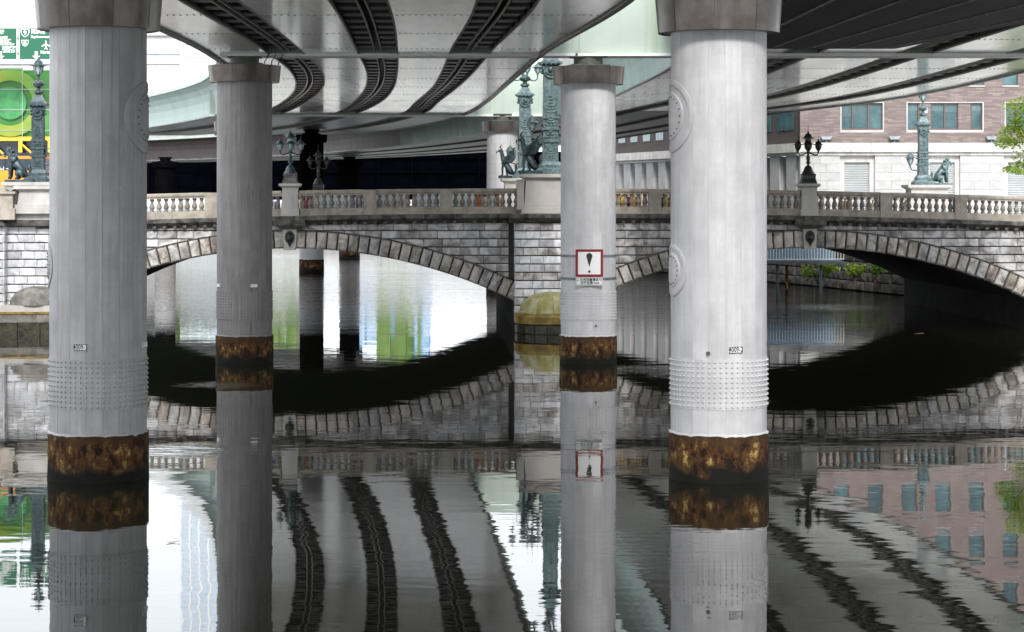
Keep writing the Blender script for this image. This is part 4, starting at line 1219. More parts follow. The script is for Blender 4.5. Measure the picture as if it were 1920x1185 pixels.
dm = MB().lathe([(1.25 * math.cos(k / 8 * math.pi / 2), 1.68 + 0.85 * math.sin(k / 8 * math.pi / 2)) for k in range(9)], 20, (-23.55, -0.42), R_(180), R_(360)).build('half_dome', M['dome_grey'], ab, True)
pedestal(-23.50, 1.0, 0.25, 0.85, 7.12, bridge)
MB().box(-25.15, -22.2, -0.72, 1.22, 7.121, 7.278).build('pedestal_slab', M['stone_post'], bridge)
MB().frus(-24.75, 0.25, 6.86, 7.12, 0.02, 0.8, 0.36, 0.9).build('pedestal_corbel', M['stone_post'], bridge)
pedestal(23.75, 1.20, BW - 0.25, 0.85, 7.28, bridge)
MB().box(-25.40, -24.50, -0.95, -0.25, 5.56, 6.06).box(-25.30, -24.60, -0.90, -0.30, 6.061, 6.66).frus(-24.95, -0.6, 6.661, 6.74, 0.36, 0.31, 0.47, 0.42).box(-25.43, -24.47, -1.03, -0.17, 6.741, 6.85).build('end_post', M['stone_trim'], bal)
MB().box(-27.5, -24.3, 0.35, 0.65, 5.60, 7.05).build('end_wall', M['stone_trim'], bal)
# right end: closes the bridge off the picture
MB().box(23.61, 28.5, -0.10, 6, -1, 5.1).build('abutment', M['mortar'], bridge)

# ------------------------------------------------------------------ bronze work
def lantern(mb, gl, c, s):
    x, y, z = c
    mb.lathe([(0.02 * s, z - 0.62 * s), (0.07 * s, z - 0.58 * s), (0.05 * s, z - 0.50 * s), (0.11 * s, z - 0.44 * s), (0.06 * s, z - 0.40 * s)], 8, (x, y))
    gl.lathe([(0.10 * s, z - 0.40 * s), (0.20 * s, z - 0.20 * s), (0.23 * s, z), (0.22 * s, z + 0.02 * s)], 10, (x, y))
    for k in range(6):
        a = 2 * math.pi * k / 6
        mb.tube([(x + r * s * math.cos(a), y + r * s * math.sin(a), z + q * s) for r, q in ((0.11, -0.40), (0.215, -0.2), (0.245, 0.02))], 0.017 * s, 4)
    mb.lathe([(0.40 * s, z + 0.02 * s), (0.40 * s, z + 0.045 * s), (0.25 * s, z + 0.10 * s), (0.18 * s, z + 0.26 * s), (0.07 * s, z + 0.33 * s), (0.05 * s, z + 0.42 * s), (0.015 * s, z + 0.46 * s), (0.01 * s, z + 0.8 * s)], 10, (x, y))

def bridge_lamp(loc, label, mt):
    r = empty('bridge_lamp', loc, R_(BR), label, 'lamp', 'three-armed lamps on the bridge parapet'); r.scale = (KB, KB, KB)
    MB().box(-0.36, 0.36, -0.34, 0.34, 0, 0.06).frus(0, 0, 0.06, 0.24, 0.36, 0.34, 0.30, 0.28).box(-0.31, 0.31, -0.29, 0.29, 0.24, 0.40).frus(0, 0, 0.40, 0.46, 0.33, 0.31, 0.30, 0.28).build('plinth', M['stone_dark' if mt == 'bronze' else 'bronze_dk'], r)
    MB().lathe([(0.30, 0.46), (0.29, 0.52), (0.22, 0.60), (0.20, 0.70), (0.14, 0.80), (0.06, 0.86), (0.06, 0.93), (0.12, 0.97), (0.12, 1.0), (0.06, 1.04), (0.09, 1.12), (0.10, 1.22), (0.05, 1.36), (0.06, 1.45), (0.10, 1.47), (0.10, 1.50), (0.05, 1.52)], 12).build('stem', M[mt], r, True)
    for s in (-1, 1):
        arm = MB().tube([(0, 0, 1.44), (s * 0.15, 0, 1.40), (s * 0.32, 0, 1.33), (s * 0.44, 0, 1.36), (s * 0.48, 0, 1.45)], [0.04, 0.035, 0.035, 0.03, 0.03]).build('arm', M[mt], r, True)
        a, g = MB(), MB()
        lantern(a, g, (s * 0.48, 0, 1.80), 0.62)
        la = a.build('lantern', M[mt], r, True); g.build('lantern_glass', M['glass_lamp' if mt == 'bronze' else 'bronze_dk'], la, True)
    a, g = MB(), MB()
    lantern(a, g, (0, 0, 1.82), 0.72)
    g.lathe([(0.13, 1.84), (0.16, 2.08)], 10)
    a.lathe([(0.30, 2.10), (0.30, 2.13), (0.20, 2.16), (0.14, 2.30), (0.05, 2.36), (0.03, 2.44), (0.01, 2.46), (0.008, 2.75)], 10)
    la = a.build('lantern', M[mt], r, True); g.build('lantern_glass', M['glass_lamp' if mt == 'bronze' else 'bronze_dk'], la, True)
    return r
zl = 7.33 + camb(12.06)
bridge_lamp(bloc(-12.06, 0.22, zl), 'green patina lamp on the parapet beside the left middle pillar', 'bronze')
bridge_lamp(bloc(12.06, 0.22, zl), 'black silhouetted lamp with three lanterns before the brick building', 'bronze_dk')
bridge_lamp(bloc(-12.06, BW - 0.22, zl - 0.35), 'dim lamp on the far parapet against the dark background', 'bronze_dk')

def relief(mb, cx, y, z, w, h, r, n):
    """symmetrical cast leafwork: lobes fanning from a centre line"""
    for k in range(n):
        t = (k + 0.5) / n
        zz = z + h * t
        ww = w * (1 - t) ** 0.7
        for s in (-1, 1):
            mb.ball((cx + s * ww * 0.55, y, zz), 0.16 * w + 0.012, 6, 4, 1.3, 0.7, 0.9)
            mb.ball((cx + s * ww * 0.95, y, zz + 0.02), 0.10 * w + 0.01, 5, 4, 1.2, 0.7, 0.8)
        mb.ball((cx, y, zz), 0.15 * w + 0.01, 6, 4, 1, 0.8, 1.1)

def beast_pillar(loc, label, hw, hshaft, mt, crown, side_arm):
    r = empty('bronze_column', loc, R_(BR), label, 'column', 'bronze columns on the bridge'); r.scale = (KB, KB, KB)
    b = MB()
    b.box(-hw * 2.1, hw * 2.1, -hw * 2.0, hw * 2.0, 0, 0.16).frus(0, 0, 0.16, 0.30, hw * 2.0, hw * 1.9, hw * 1.55, hw * 1.5).box(-hw * 1.5, hw * 1.5, -hw * 1.45, hw * 1.45, 0.30, 0.42).frus(0, 0, 0.42, 0.58, hw * 1.5, hw * 1.45, hw * 1.15, hw * 1.15)
    b.build('foot', M[mt], r)
    s = MB(); z0 = 0.58
    s.frus(0, 0, z0, z0 + hshaft, hw * 1.02, hw * 1.02, hw * 0.86, hw * 0.86)
    for q, k in ((0.27, 1.22), (0.44, 1.22), (0.60, 1.16)):
        s.box(-hw * k, hw * k, -hw * k, hw * k, z0 + hshaft * q * 0.75, z0 + hshaft * q * 0.75 + 0.09)
    s.box(-hw * .99, -hw * .86, -hw * 1.05, -hw * .9, z0 + hshaft * 0.48, z0 + hshaft * 0.85).box(hw * .80, hw * .93, -hw * 1.05, -hw * .9, z0 + hshaft * 0.48, z0 + hshaft * 0.85)
    so_ = s.build('shaft', M[mt], r)
    o = MB()
    yf_ = -hw * 1.0
    relief(o, 0, yf_, z0 + 0.12, hw * 0.8, hshaft * 0.10, 0, 4)
    relief(o, 0, yf_, z0 + hshaft * 0.24, hw * 0.9, hshaft * 0.09, 0, 3)
    relief(o, 0, yf_, z0 + hshaft * 0.37, hw * 0.9, hshaft * 0.08, 0, 3)
    relief(o, 0, yf_ * .97, z0 + hshaft * 0.50, hw * 0.6, hshaft * 0.20, 0, 6)
    for s_ in (-1, 1):
        for k in range(5):
            o.ball((s_ * hw * 1.02, -hw * 0.3 + 0.15 * hw * k, z0 + hshaft * (0.26 + 0.03 * k)), hw * 0.2, 5, 4)
    o.build('relief_work', M[mt], so_, True)
    zt_ = z0 + hshaft
    c = MB()
    c.box(-hw * 1.0, hw * 1.0, -hw * 1.0, hw * 1.0, zt_ - 0.30 * hw / .35, zt_)
    c.frus(0, 0, zt_, zt_ + 0.10, hw * 1.0, hw * 1.0, hw * 1.45, hw * 1.45).box(-hw * 1.5, hw * 1.5, -hw * 1.5, hw * 1.5, zt_ + 0.10, zt_ + 0.19)
    c.ball((0, -hw * 1.05, zt_ - 0.16), hw * 0.36, 8, 6, 1, 0.9, 1.1)
    for s_ in (-1, 1):
        c.ball((s_ * hw * 0.95, -hw * 0.85, zt_ - 0.12), hw * 0.34, 7, 5).ball((s_ * hw * 1.1, -hw * 0.6, zt_ - 0.30), hw * 0.26, 7, 5)
        c.tube([(s_ * hw * 0.9, -hw * 1.05, zt_ - 0.2), (s_ * hw * 0.7, -hw * 1.1, zt_ - 0.42), (s_ * hw * 0.35, -hw * 1.12, zt_ - 0.52), (0, -hw * 1.12, zt_ - 0.54)], hw * 0.11, 5)
        c.tube([(s_ * hw * 0.8, -hw * 1.02, zt_ - 0.2), (s_ * hw * 0.5, -hw * 1.06, zt_ - 0.34), (0, -hw * 1.08, zt_ - 0.40)], hw * 0.08, 5)
    for k in range(5):
        c.ball((-hw * 1.2 + k * hw * 0.6, -hw * 1.45, zt_ + 0.07), hw * 0.13, 5, 4)
    c.build('capital', M[mt], r, True)
    t = MB(); zz = zt_ + 0.19
    t.frus(0, 0, zz, zz + 0.08, hw * 1.3, hw * 1.3, hw * 1.05, hw * 1.05).frus(0, 0, zz + 0.08, zz + 0.40, hw * 1.05, hw * 1.05, hw * 0.5, hw * 0.5)
    t.lathe([(hw * 0.45, zz + 0.40), (hw * 0.75, zz + 0.50), (hw * 0.72, zz + 0.58), (hw * 0.35, zz + 0.66), (hw * 0.30, zz + 0.72), (hw * 0.8, zz + 0.80), (hw * 0.95, zz + 0.92), (hw * 0.75, zz + 1.03), (hw * 0.3, zz + 1.08), (hw * 0.25, zz + 1.14)], 12)
    t.build('crown', M[mt], r, True)
    a, g = MB(), MB()
    if crown == 'lantern':
        lantern(a, g, (0, 0, zz + 1.72), 0.95)
        la = a.build('lantern', M[mt], r, True); g.build('lantern_glass', M['glass_lamp'], la, True)
    else:
        for ang in (0, 90, 180, 270):
            cx, cy = math.cos(R_(ang + 8)), math.sin(R_(ang + 8))
            ar = MB().tube([(hw * .5 * cx, hw * .5 * cy, zz + 0.92), (0.42 * cx, 0.42 * cy, zz + 0.80), (0.62 * cx, 0.62 * cy, zz + 0.80), (0.74 * cx, 0.74 * cy, zz + 0.92), (0.76 * cx, 0.76 * cy, zz + 1.05)], 0.045, 6).build('arm', M[mt], r, True)
            a, g = MB(), MB(); lantern(a, g, (0.76 * cx, 0.76 * cy, zz + 1.55), 0.8)
            la = a.build('lantern', M[mt], r, True); g.build('lantern_glass', M['glass_lamp'], la, True)
    for sx, zz2 in side_arm:
        MB().tube([(sx * hw * 0.9, -0.1, zz2 - 0.08), (sx * (hw + 0.22), -0.1, zz2 - 0.10), (sx * (hw + 0.42), -0.1, zz2 - 0.06), (sx * (hw + 0.50), -0.1, zz2 + 0.10)], [0.06, 0.045, 0.045, 0.04], 6).build('arm', M[mt], r, True)
        a, g = MB(), MB(); lantern(a, g, (sx * (hw + 0.50), -0.1, zz2 + 0.62), 0.85)
        la = a.build('lantern', M[mt], r, True); g.build('lantern_glass', M['glass_lamp'], la, True)
    return r
beast_pillar(bloc(0.0, 0.45, 7.66), 'tall green bronze column half hidden by the sign pillar', 0.36, 4.45, 'bronze_lt', 'arms', [(-1, 1.75)])
beast_pillar(bloc(0.0, BW - 0.45, 7.66), 'green bronze column of the far parapet, left of its taller-looking twin', 0.36, 4.15, 'bronze_lt', 'arms', [(-1, 0.95)])
beast_pillar(bloc(-23.65, 0.35, 7.28), 'dark bronze lantern column at the left end, against green sheeting', 0.28, 2.85, 'bronze', 'lantern', [(1, 0.9)])
beast_pillar(bloc(23.5, BW - 0.35, 7.28), 'pale bronze lantern column standing before the brick building', 0.28, 2.85, 'bronze_lt', 'lantern', [(-1, 0.95)])

def lion(loc, label, sx, mt, size=1.12):
    J = [(0.0, 0, 0.55, 0.17), (0.16, 0, 0.72, 0.19), (0.30, 0, 0.88, 0.19), (0.36, 0, 1.02, 0.15), (0.45, 0, 1.12, 0.13), (0.57, 0, 1.07, 0.075),
         (-0.14, 0, 0.34, 0.21), (-0.24, 0, 0.18, 0.16),
         (0.32, 0.15, 0.70, 0.10), (0.36, 0.16, 0.40, 0.07), (0.36, 0.16, 0.08, 0.06), (0.46, 0.16, 0.05, 0.055),
         (0.32, -0.15, 0.70, 0.10), (0.36, -0.16, 0.40, 0.07), (0.36, -0.16, 0.08, 0.06), (0.46, -0.16, 0.05, 0.055),
         (-0.10, 0.20, 0.26, 0.14), (0.10, 0.24, 0.30, 0.10), (0.02, 0.23, 0.08, 0.06), (0.16, 0.23, 0.05, 0.05),
         (-0.10, -0.20, 0.26, 0.14), (0.10, -0.24, 0.30, 0.10), (0.02, -0.23, 0.08, 0.06), (0.16, -0.23, 0.05, 0.05),
         (-0.38, 0, 0.16, 0.05), (-0.44, 0, 0.36, 0.055), (-0.38, 0, 0.52, 0.07), (-0.42, 0, 0.62, 0.03)]
    E = [(0, 1), (1, 2), (2, 3), (3, 4), (4, 5), (0, 6), (6, 7), (2, 8), (8, 9), (9, 10), (10, 11), (2, 12), (12, 13), (13, 14), (14, 15),
         (6, 16), (16, 17), (17, 18), (18, 19), (6, 20), (20, 21), (21, 22), (22, 23), (7, 24), (24, 25), (25, 26), (26, 27)]
    r = empty('lion_statue', loc, R_(BR), label, 'statue'); r.scale = (size * KB, size * KB, size * KB)
    me = skin([(x * sx, y, z + 0.10, q * 1.25) for x, y, z, q in J], E, 1)
    link('body', me, M[mt], r)
    m = MB()
    rr = random.Random(5)
    for k in range(46):                  # curled mane
        t = rr.uniform(0, 1); a = rr.uniform(0, 2 * math.pi)
        cx, cz = 0.26 + 0.16 * t, 0.86 + 0.36 * t
        q = 0.18 - 0.03 * t
        px = cx + q * 0.7 * math.cos(a) - 0.06; py = q * math.sin(a) * 1.05; pz = cz + q * 0.6 * math.cos(a + 1.2)
        m.ball((px * sx, py, pz + 0.08), rr.uniform(0.05, 0.075), 6, 4)
    for s in (-1, 1):
        m.ball((0.44 * sx, s * 0.12, 1.32), 0.05, 6, 4).ball((0.55 * sx, s * 0.05, 1.23), 0.035, 5, 4)
    m.ball((0.63 * sx, 0, 1.15), 0.055, 6, 4).ball((0.60 * sx, 0, 1.06), 0.05, 6, 4)
    m.build('mane', M[mt], r, True)
    MB().box(-0.55, 0.62, -0.36, 0.36, 0, 0.10).build('base_slab', M[mt], r)
    return r
lion(bloc(-24.45, 0.0, 7.28), 'seated bronze lion facing left beside the left lantern column', -1, 'bronze')
lion(bloc(24.55, BW - 0.1, 7.28), 'seated pale bronze lion before the stone shutters at right', 1, 'bronze_lt')

def kirin(loc, label, k, mt):
    J = [(0.0, 0, 0.62, 0.20), (0.18, 0, 0.86, 0.23), (0.30, 0, 1.10, 0.20), (0.40, 0, 1.36, 0.14), (0.46, 0, 1.62, 0.12), (0.56, 0, 1.74, 0.12), (0.72, 0, 1.70, 0.07),
         (-0.16, 0, 0.38, 0.25), (-0.30, 0, 0.20, 0.18),
         (0.34, 0.17, 0.86, 0.11), (0.40, 0.18, 0.46, 0.075), (0.38, 0.18, 0.08, 0.06), (0.50, 0.18, 0.05, 0.06),
         (0.34, -0.17, 0.86, 0.11), (0.40, -0.18, 0.46, 0.075), (0.38, -0.18, 0.08, 0.06), (0.50, -0.18, 0.05, 0.06),
         (-0.10, 0.24, 0.32, 0.17), (0.14, 0.28, 0.36, 0.11), (0.02, 0.27, 0.08, 0.07), (0.18, 0.27, 0.05, 0.06),
         (-0.10, -0.24, 0.32, 0.17), (0.14, -0.28, 0.36, 0.11), (0.02, -0.27, 0.08, 0.07), (0.18, -0.27, 0.05, 0.06),
         (-0.45, 0, 0.22, 0.07), (-0.56, 0, 0.46, 0.09), (-0.50, 0, 0.72, 0.11), (-0.58, 0, 0.92, 0.04)]
    E = [(0, 1), (1, 2), (2, 3), (3, 4), (4, 5), (5, 6), (0, 7), (7, 8), (2, 9), (9, 10), (10, 11), (11, 12), (2, 13), (13, 14), (14, 15), (15, 16),
         (7, 17), (17, 18), (18, 19), (19, 20), (7, 21), (21, 22), (22, 23), (23, 24), (8, 25), (25, 26), (26, 27), (27, 28)]
    r = empty('winged_beast_statue', loc, R_(BR), label, 'statue', 'winged beasts on the bridge'); r.scale = (KB, KB, KB)
    me = skin([(-x * k, y * k, z * k + 0.12, q * k) for x, y, z, q in J], E, 1)
    link('body', me, M[mt], r)
    for s in (-1, 1):
        wg = MB()
        n = 9
        root_p = Vector((-0.20, s * 0.18, 1.12))
        for i in range(n):
            t = i / (n - 1)
            ang = R_(52 - 62 * t)
            ln = 1.12 - 0.55 * t
            tip = root_p + Vector((math.cos(ang) * ln, s * (0.22 + 0.05 * t), math.sin(ang) * ln))
            st = root_p + Vector((0.10 * t, s * 0.03, -0.22 * t))
            d_ = (tip - st); u = Vector((-d_.z, 0, d_.x)).normalized() * 0.085
            y_ = Vector((0, s * 0.035, 0))
            mid = st.lerp(tip, 0.6)
            vs = [st - u * .5, st + u * .5, mid + u, tip, mid - u, st + y_, mid + y_]
            wg.add([Vector((p.x * k, p.y * k, p.z * k + 0.12)) for p in vs], [(0, 1, 2, 3, 4), (0, 5, 1), (1, 5, 6, 2), (2, 6, 3), (3, 6, 4), (4, 6, 5, 0)])
        wg.tube([Vector(p) * k + Vector((0, 0, .12)) for p in ((-0.26, s * 0.18, 0.98), (-0.12, s * 0.24, 1.28), (0.16, s * 0.30, 1.56), (0.48, s * 0.38, 1.96))], [0.11 * k, 0.10 * k, 0.07 * k, 0.03 * k], 6)
        wg.build('wing', M[mt], r, True)
    m = MB()
    m.tube([(-0.56 * k, 0, 1.92 * k + .1), (-0.50 * k, 0, 2.08 * k + .1), (-0.40 * k, 0, 2.18 * k + .1)], [0.05 * k, 0.035 * k, 0.012 * k], 5)
    for s in (-1, 1):
        m.tube([(-0.52 * k, s * 0.08 * k, 1.84 * k + .1), (-0.40 * k, s * 0.16 * k, 1.94 * k + .1)], [0.05 * k, 0.015 * k], 5)
        m.ball((-0.64 * k, s * 0.07 * k, 1.80 * k + .1), 0.03 * k, 5, 4)
    for i in range(12):
        t = i / 11
        m.ball(((-0.32 + 0.16 * t - 0.12) * k, 0, (1.78 - 0.55 * t) * k + .1), (0.075 - 0.02 * (i % 2)) * k, 6, 4, 1.2, 0.6, 1)
    m.tube([(-0.74 * k, 0, 1.72 * k + .1), (-0.80 * k, 0, 1.60 * k + .1), (-0.76 * k, 0, 1.50 * k + .1)], [0.05 * k, 0.03 * k, 0.01 * k], 5)
    m.build('horn_and_crest', M[mt], r, True)
    MB().box(-0.66 * k, 0.62 * k, -0.40 * k, 0.40 * k, 0, 0.16).build('base_slab', M[mt], r)
    return r
kirin(bloc(-0.93, 0.02, 7.66), 'larger dark winged beast statue crouching before the tall bronze column', 0.86, 'bronze')
kirin(bloc(-0.98, BW - 0.5, 7.66), 'winged beast statue with raised head on the far pedestal, seen in profile', 0.86, 'bronze')

# ------------------------------------------------------------------ works barriers and cars glimpsed through the balusters
def on_bridge(x, y): return bloc(x, y, 5.62 + camb(x))
def barricade(x, y, w_, h, colA, colB, label):
    r = empty('works_barrier', on_bridge(x, y), R_(BR), label, 'barrier', 'works barriers on the bridge roadway')
    f = MB()
    for s in (-1, 1):
        f.tube([(s * w_ / 2, 0, 0), (s * w_ / 2, 0, h)], 0.025, 6).box(s * w_ / 2 - 0.04, s * w_ / 2 + 0.04, -0.25, 0.25, 0.0, 0.05)
    f.tube([(-w_ / 2, 0, h), (w_ / 2, 0, h)], 0.025, 6)
    f.build('frame', M[colA], r)
    n = 6
    for k in range(n):
        if k % 2 == 0 or colB:
            MB().box(-w_ / 2 + 0.03 + (w_ - .06) * k / n, -w_ / 2 + 0.03 + (w_ - .06) * (k + 1) / n, -0.012, 0.012, h * 0.32, h * 0.9).build('stripe_panel', M[colA if k % 2 == 0 else colB], r)
def panel_barrier(x, y, w_, h, c, label):
    r = empty('barrier_panel', on_bridge(x, y), R_(BR), label, 'barrier', 'low site panels on the bridge roadway')
    MB().box(-w_ / 2, w_ / 2, -0.02, 0.02, 0.08, h).build('sheet', M[c], r)
    f = MB()
    for s in (-1, 0, 1): f.box(s * w_ / 2 - 0.03, s * w_ / 2 + 0.03, 0.021, 0.07, 0, h - .02).box(s * w_ / 2 - .04, s * w_ / 2 + .04, -0.2, 0.25, 0, 0.06)
    f.build('feet', M['steel'], r)
zones = [(-19.0, 'paleblue', 'first'), (-17.2, 'paleblue', 'second'), (-15.4, 'white', 'third')]
panel_barrier(-18.3, 1.3, 2.4, 1.25, 'site_panel', 'pale blue low panel behind the balusters right of the near left pillar')
panel_barrier(-15.8, 1.3, 2.4, 1.25, 'white', 'white low panel behind the balusters left of the left middle pillar')
panel_barrier(-10.2, 1.3, 1.8, 1.25, 'site_panel', 'pale blue low panel behind the balusters, first right of the left lamp')
panel_barrier(-7.6, 1.3, 1.8, 1.2, 'white', 'white low panel behind the balusters, third span left of the centre')
panel_barrier(-5.6, 1.3, 1.6, 1.2, 'site_panel', 'pale blue low panel behind the balusters, mid span left of the columns')
panel_barrier(-4.0, 1.3, 1.4, 1.2, 'site_panel', 'pale blue low panel next to the orange works barrier')
barricade(-11.35, 1.1, 0.5, 1.1, 'orange_red', 'bluepaint', 'small orange and blue barrier just right of the left lamp pedestal')
barricade(-12.95, 1.1, 0.7, 1.05, 'bluepaint', 'white', 'blue and white barrier just left of the left lamp pedestal')
barricade(-2.75, 1.1, 1.3, 1.15, 'orange_red', 'white', 'orange and white works barrier left of the statue pedestal')
barricade(-8.6, 1.1, 0.9, 1.05, 'bluepaint', 'white', 'blue striped barrier behind the balusters left of mid span')
barricade(3.6, 1.1, 1.5, 1.15, 'yellow', 'red', 'yellow and red works barrier right of the sign pillar')
barricade(5.6, 1.1, 1.1, 1.15, 'yellow', 'black', 'yellow and black works barrier left of the near right pillar')
barricade(14.0, 1.2, 0.6, 1.1, 'orange', 'white', 'small orange barrier seen through balusters right of the black lamp')
panel_barrier(10.2, 1.5, 2.4, 1.1, 'white', 'white low panel behind the balusters left of the black lamp')

# orange and navy coach at the left end of the bridge
bus = empty('coach', (-29.2, 112.5, 5.2), R_(2), 'orange and navy coach behind the left bronze lion', 'bus')
MB().box(-5.0, 5.0, -1.25, 1.25, 0.4, 2.75).box(-5.0, 5.0, -1.25, 1.25, 3.35, 3.5).build('body', M['orange'], bus)
MB().box(-4.95, 4.95, -1.22, 1.22, 2.751, 3.349).build('window_band', M['darkglass'], bus)
for k in range(7): MB().box(-4.6 + k * 1.5, -4.5 + k * 1.5, -1.262, -1.221, 2.76, 3.34).build('window_pillar', M['black'], bus)
for x in (-3.2, 3.2):
    wh = MB().lathe([(0.25, -0.15), (0.5, -0.15), (0.5, 0.15), (0.25, 0.15)], 18).build('wheel', M['rubber'], bus, True)
    wh.location = (x, -1.15, 0.5); wh.rotation_euler = (R_(90), 0, 0)
text('O', 0.5, M['white'], bus, (0.2, -1.23, 3.05)); text('Ho', 0.42, M['white'], bus, (2.9, -1.23, 2.8))
MB().box(-4.9, 4.9, -1.262, -1.251, 1.75, 1.9).build('side_stripe', M['white'], bus)

# ------------------------------------------------------------------ left: green sheeted building, gantry with signs
gb = empty('sheeted_building', (-31.0, 132.5, 5.44), 0, 'building wrapped in green scaffold sheeting with a big ring emblem', 'building')
gb.scale = (0.838, 0.838, 0.838)
MB().box(-12, 5.6, 0, 16, 5.41, 10.6).build('core', M['concrete'], gb)
for i in range(8):
    x0 = -12 + i * 2.2
    mb = MB(); vs = []
    nx, nz = 4, 8
    for a in range(nx + 1):
        for c_ in range(nz + 1):
            u = a / nx; v_ = c_ / nz
            vs.append((x0 + 0.02 + 2.16 * u, -0.35 - 0.10 * math.sin(math.pi * u) * math.sin(v_ * 9 + i) - 0.05 * math.sin(v_ * 14 + i * 2), 5.8 + 4.9 * v_ + (0.12 * math.sin(i * 1.7) if c_ == nz else 0)))
    mb.add(vs, [(a * (nz + 1) + c_, (a + 1) * (nz + 1) + c_, (a + 1) * (nz + 1) + c_ + 1, a * (nz + 1) + c_ + 1) for a in range(nx) for c_ in range(nz)])
    mb.build('sheet', M['net'], gb, True)
for k in range(9): MB().tube([(-12 + 2.2 * k, -0.62, 5.3), (-12 + 2.2 * k, -0.62, 11.3)], 0.03, 5).build('scaffold_pole', M['lip'], gb)
for k in range(4): MB().tube([(-12, -0.66, 6.2 + 1.5 * k), (5.6, -0.66, 6.2 + 1.5 * k)], 0.025, 5).build('scaffold_rail', M['lip'], gb)
rg = MB().lathe([(1.65, 0), (1.65, 0.03), (2.45, 0.03), (2.45, 0)], 40, cap=False).build('ring_emblem', M['net_y'], gb, True)
rg.location = (0.3, -0.60, 8.2); rg.rotation_euler = (R_(90), 0, 0)
rg2 = MB().lathe([(0.001, 0.03), (1.2, 0.03), (1.2, 0)], 30, cap=False).build('disc_emblem', M['net_t'], gb, True)
rg2.location = (0.3, -0.60, 8.2); rg2.rotation_euler = (R_(90), 0, 0)
fr = MB()
fr.box(-12, 5.6, -0.5, -0.3, 5.45, 5.75)
for k in range(9): fr.box(-12 + k * 2.15, -11.75 + k * 2.15, -0.55, -0.25, 4.6, 5.75)
for k in range(8): fr.tube([(-11.8 + k * 2.15, -.4, 5.2), (-10.9 + k * 2.15, -.4, 4.4)], 0.08, 5)
for x in (2.3, -5.5): fr.box(x - .2, x + .2, -0.55, -0.15, -0.2, 5.2)
fr.build('yellow_frame', M['yellow'], gb)
MB().box(-12, 5.4, 0.2, 15, -0.2, 5.4).build('dark_ground_floor', M['darkglass'], gb)

def sign_board(x0, x1, z0, z1, y, label):
    r = empty('road_sign', ((x0 + x1) / 2, y, (z0 + z1) / 2), 0, label, 'sign', 'green direction signs on the gantry')
    hw, hh = (x1 - x0) / 2, (z1 - z0) / 2
    MB().box(-hw, hw, 0, 0.06, -hh, hh).build('board', M['white'], r)
    MB().box(-hw + 0.03, hw - 0.03, -0.006, -0.001, -hh + 0.03, hh - 0.03).build('green_field', M['signgreen'], r)
    return r, hw, hh
yS = 129.0
def SX(px): return (px - 960) * yS / F
def SZ(py): return ZC + (365 - py) * yS / F
PXM = yS / F
rt, hw, hh = sign_board(SX(36), SX(101), SZ(112), SZ(52), yS, 'right green expressway sign with airplane and shields 9 and B')
def shield(parent, x, z, s, t):
    pts = [(-1, .95), (1, .95), (1, .1), (.7, -.55), (0, -1), (-.7, -.55), (-1, .1)]
    MB().prism([(x + a * s, z + b * s) for a, b in pts[::-1]], -0.012, -0.007).build('shield', M['white'], parent)
    MB().prism([(x + a * s * .82, z + b * s * .82) for a, b in pts[::-1]], -0.018, -0.0125).build('shield_field', M['signgreen'], parent)
    text(t, s * 1.5, M['white'], parent, (x, -0.019, z), name='shield_text', bold=0.01)
shield(rt, -hw + 11 * PXM, hh - 10 * PXM, 8.0 * PXM, '9')
shield(rt, -hw + 11 * PXM, hh - 29 * PXM, 6.5 * PXM, 'B')
text('湾岸線', 10 * PXM, M['white'], rt, (-hw + 22 * PXM, -0.008, hh - 8 * PXM), align='LEFT', sx=0.9, bold=0.008)
text('Bayshore-route', 6.6 * PXM, M['white'], rt, (-hw + 22 * PXM, -0.008, hh - 17 * PXM), align='LEFT', sx=0.9, bold=0.008)
text('Narita', 8 * PXM, M['white'], rt, (-hw + 40 * PXM, -0.008, hh - 46 * PXM), align='LEFT', sx=0.9, bold=0.008)
def poly_on(parent, pts, name, x, z, s):
    MB().prism([(x + a * s, z + b * s) for a, b in pts], -0.013, -0.007).build(name, M['white'], parent)
half = [(0, 1.0), (.14, .75), (.14, .25), (.95, -.25), (.95, -.45), (.14, -.15), (.12, -.65), (.4, -.88), (.4, -1.0), (0, -.9)]
poly_on(rt, [(-a, b) for a, b in half] + [(a, b) for a, b in half[::-1][1:-1]], 'airplane', -hw + 50 * PXM, hh - 32 * PXM, 8.5 * PXM)
arrow = [(-.35, 1), (-.35, -.1), (-1, -.1), (0, -1), (1, -.1), (.35, -.1), (.35, 1)]
poly_on(rt, arrow, 'arrow', -hw + 32 * PXM, -hh + 8 * PXM, 7.5 * PXM)
lt, hw, hh = sign_board(SX(-34), SX(32), SZ(112), SZ(52), yS, 'left green expressway sign cut by the picture edge')
text('箱崎', 10 * PXM, M['white'], lt, (hw - 33 * PXM, -0.008, hh - 9 * PXM), sx=0.9, bold=0.008)
text('Hakozaki', 7.4 * PXM, M['white'], lt, (hw - 31 * PXM, -0.008, hh - 18 * PXM), sx=0.95, bold=0.008)
text('東北道', 8 * PXM, M['white'], lt, (hw - 22 * PXM, -0.008, hh - 25.5 * PXM), sx=0.9, bold=0.008)
text('TOHOKU EXP', 4.6 * PXM, M['white'], lt, (hw - 19 * PXM, -0.008, hh - 31.5 * PXM), sx=0.95, bold=0.006)
text('京葉道路', 7.5 * PXM, M['white'], lt, (hw - 15 * PXM, -0.008, hh - 39 * PXM), sx=0.9, bold=0.008)
text('KEIYO EXP', 5 * PXM, M['white'], lt, (hw - 15 * PXM, -0.008, hh - 45 * PXM), sx=0.95, bold=0.006)
poly_on(lt, arrow, 'arrow', hw - 31 * PXM, -hh + 8 * PXM, 7.5 * PXM)
ga = empty('sign_gantry', (-33.5, yS + 0.4, 5.2), 0, 'grey steel gantry carrying the two green signs', 'gantry')
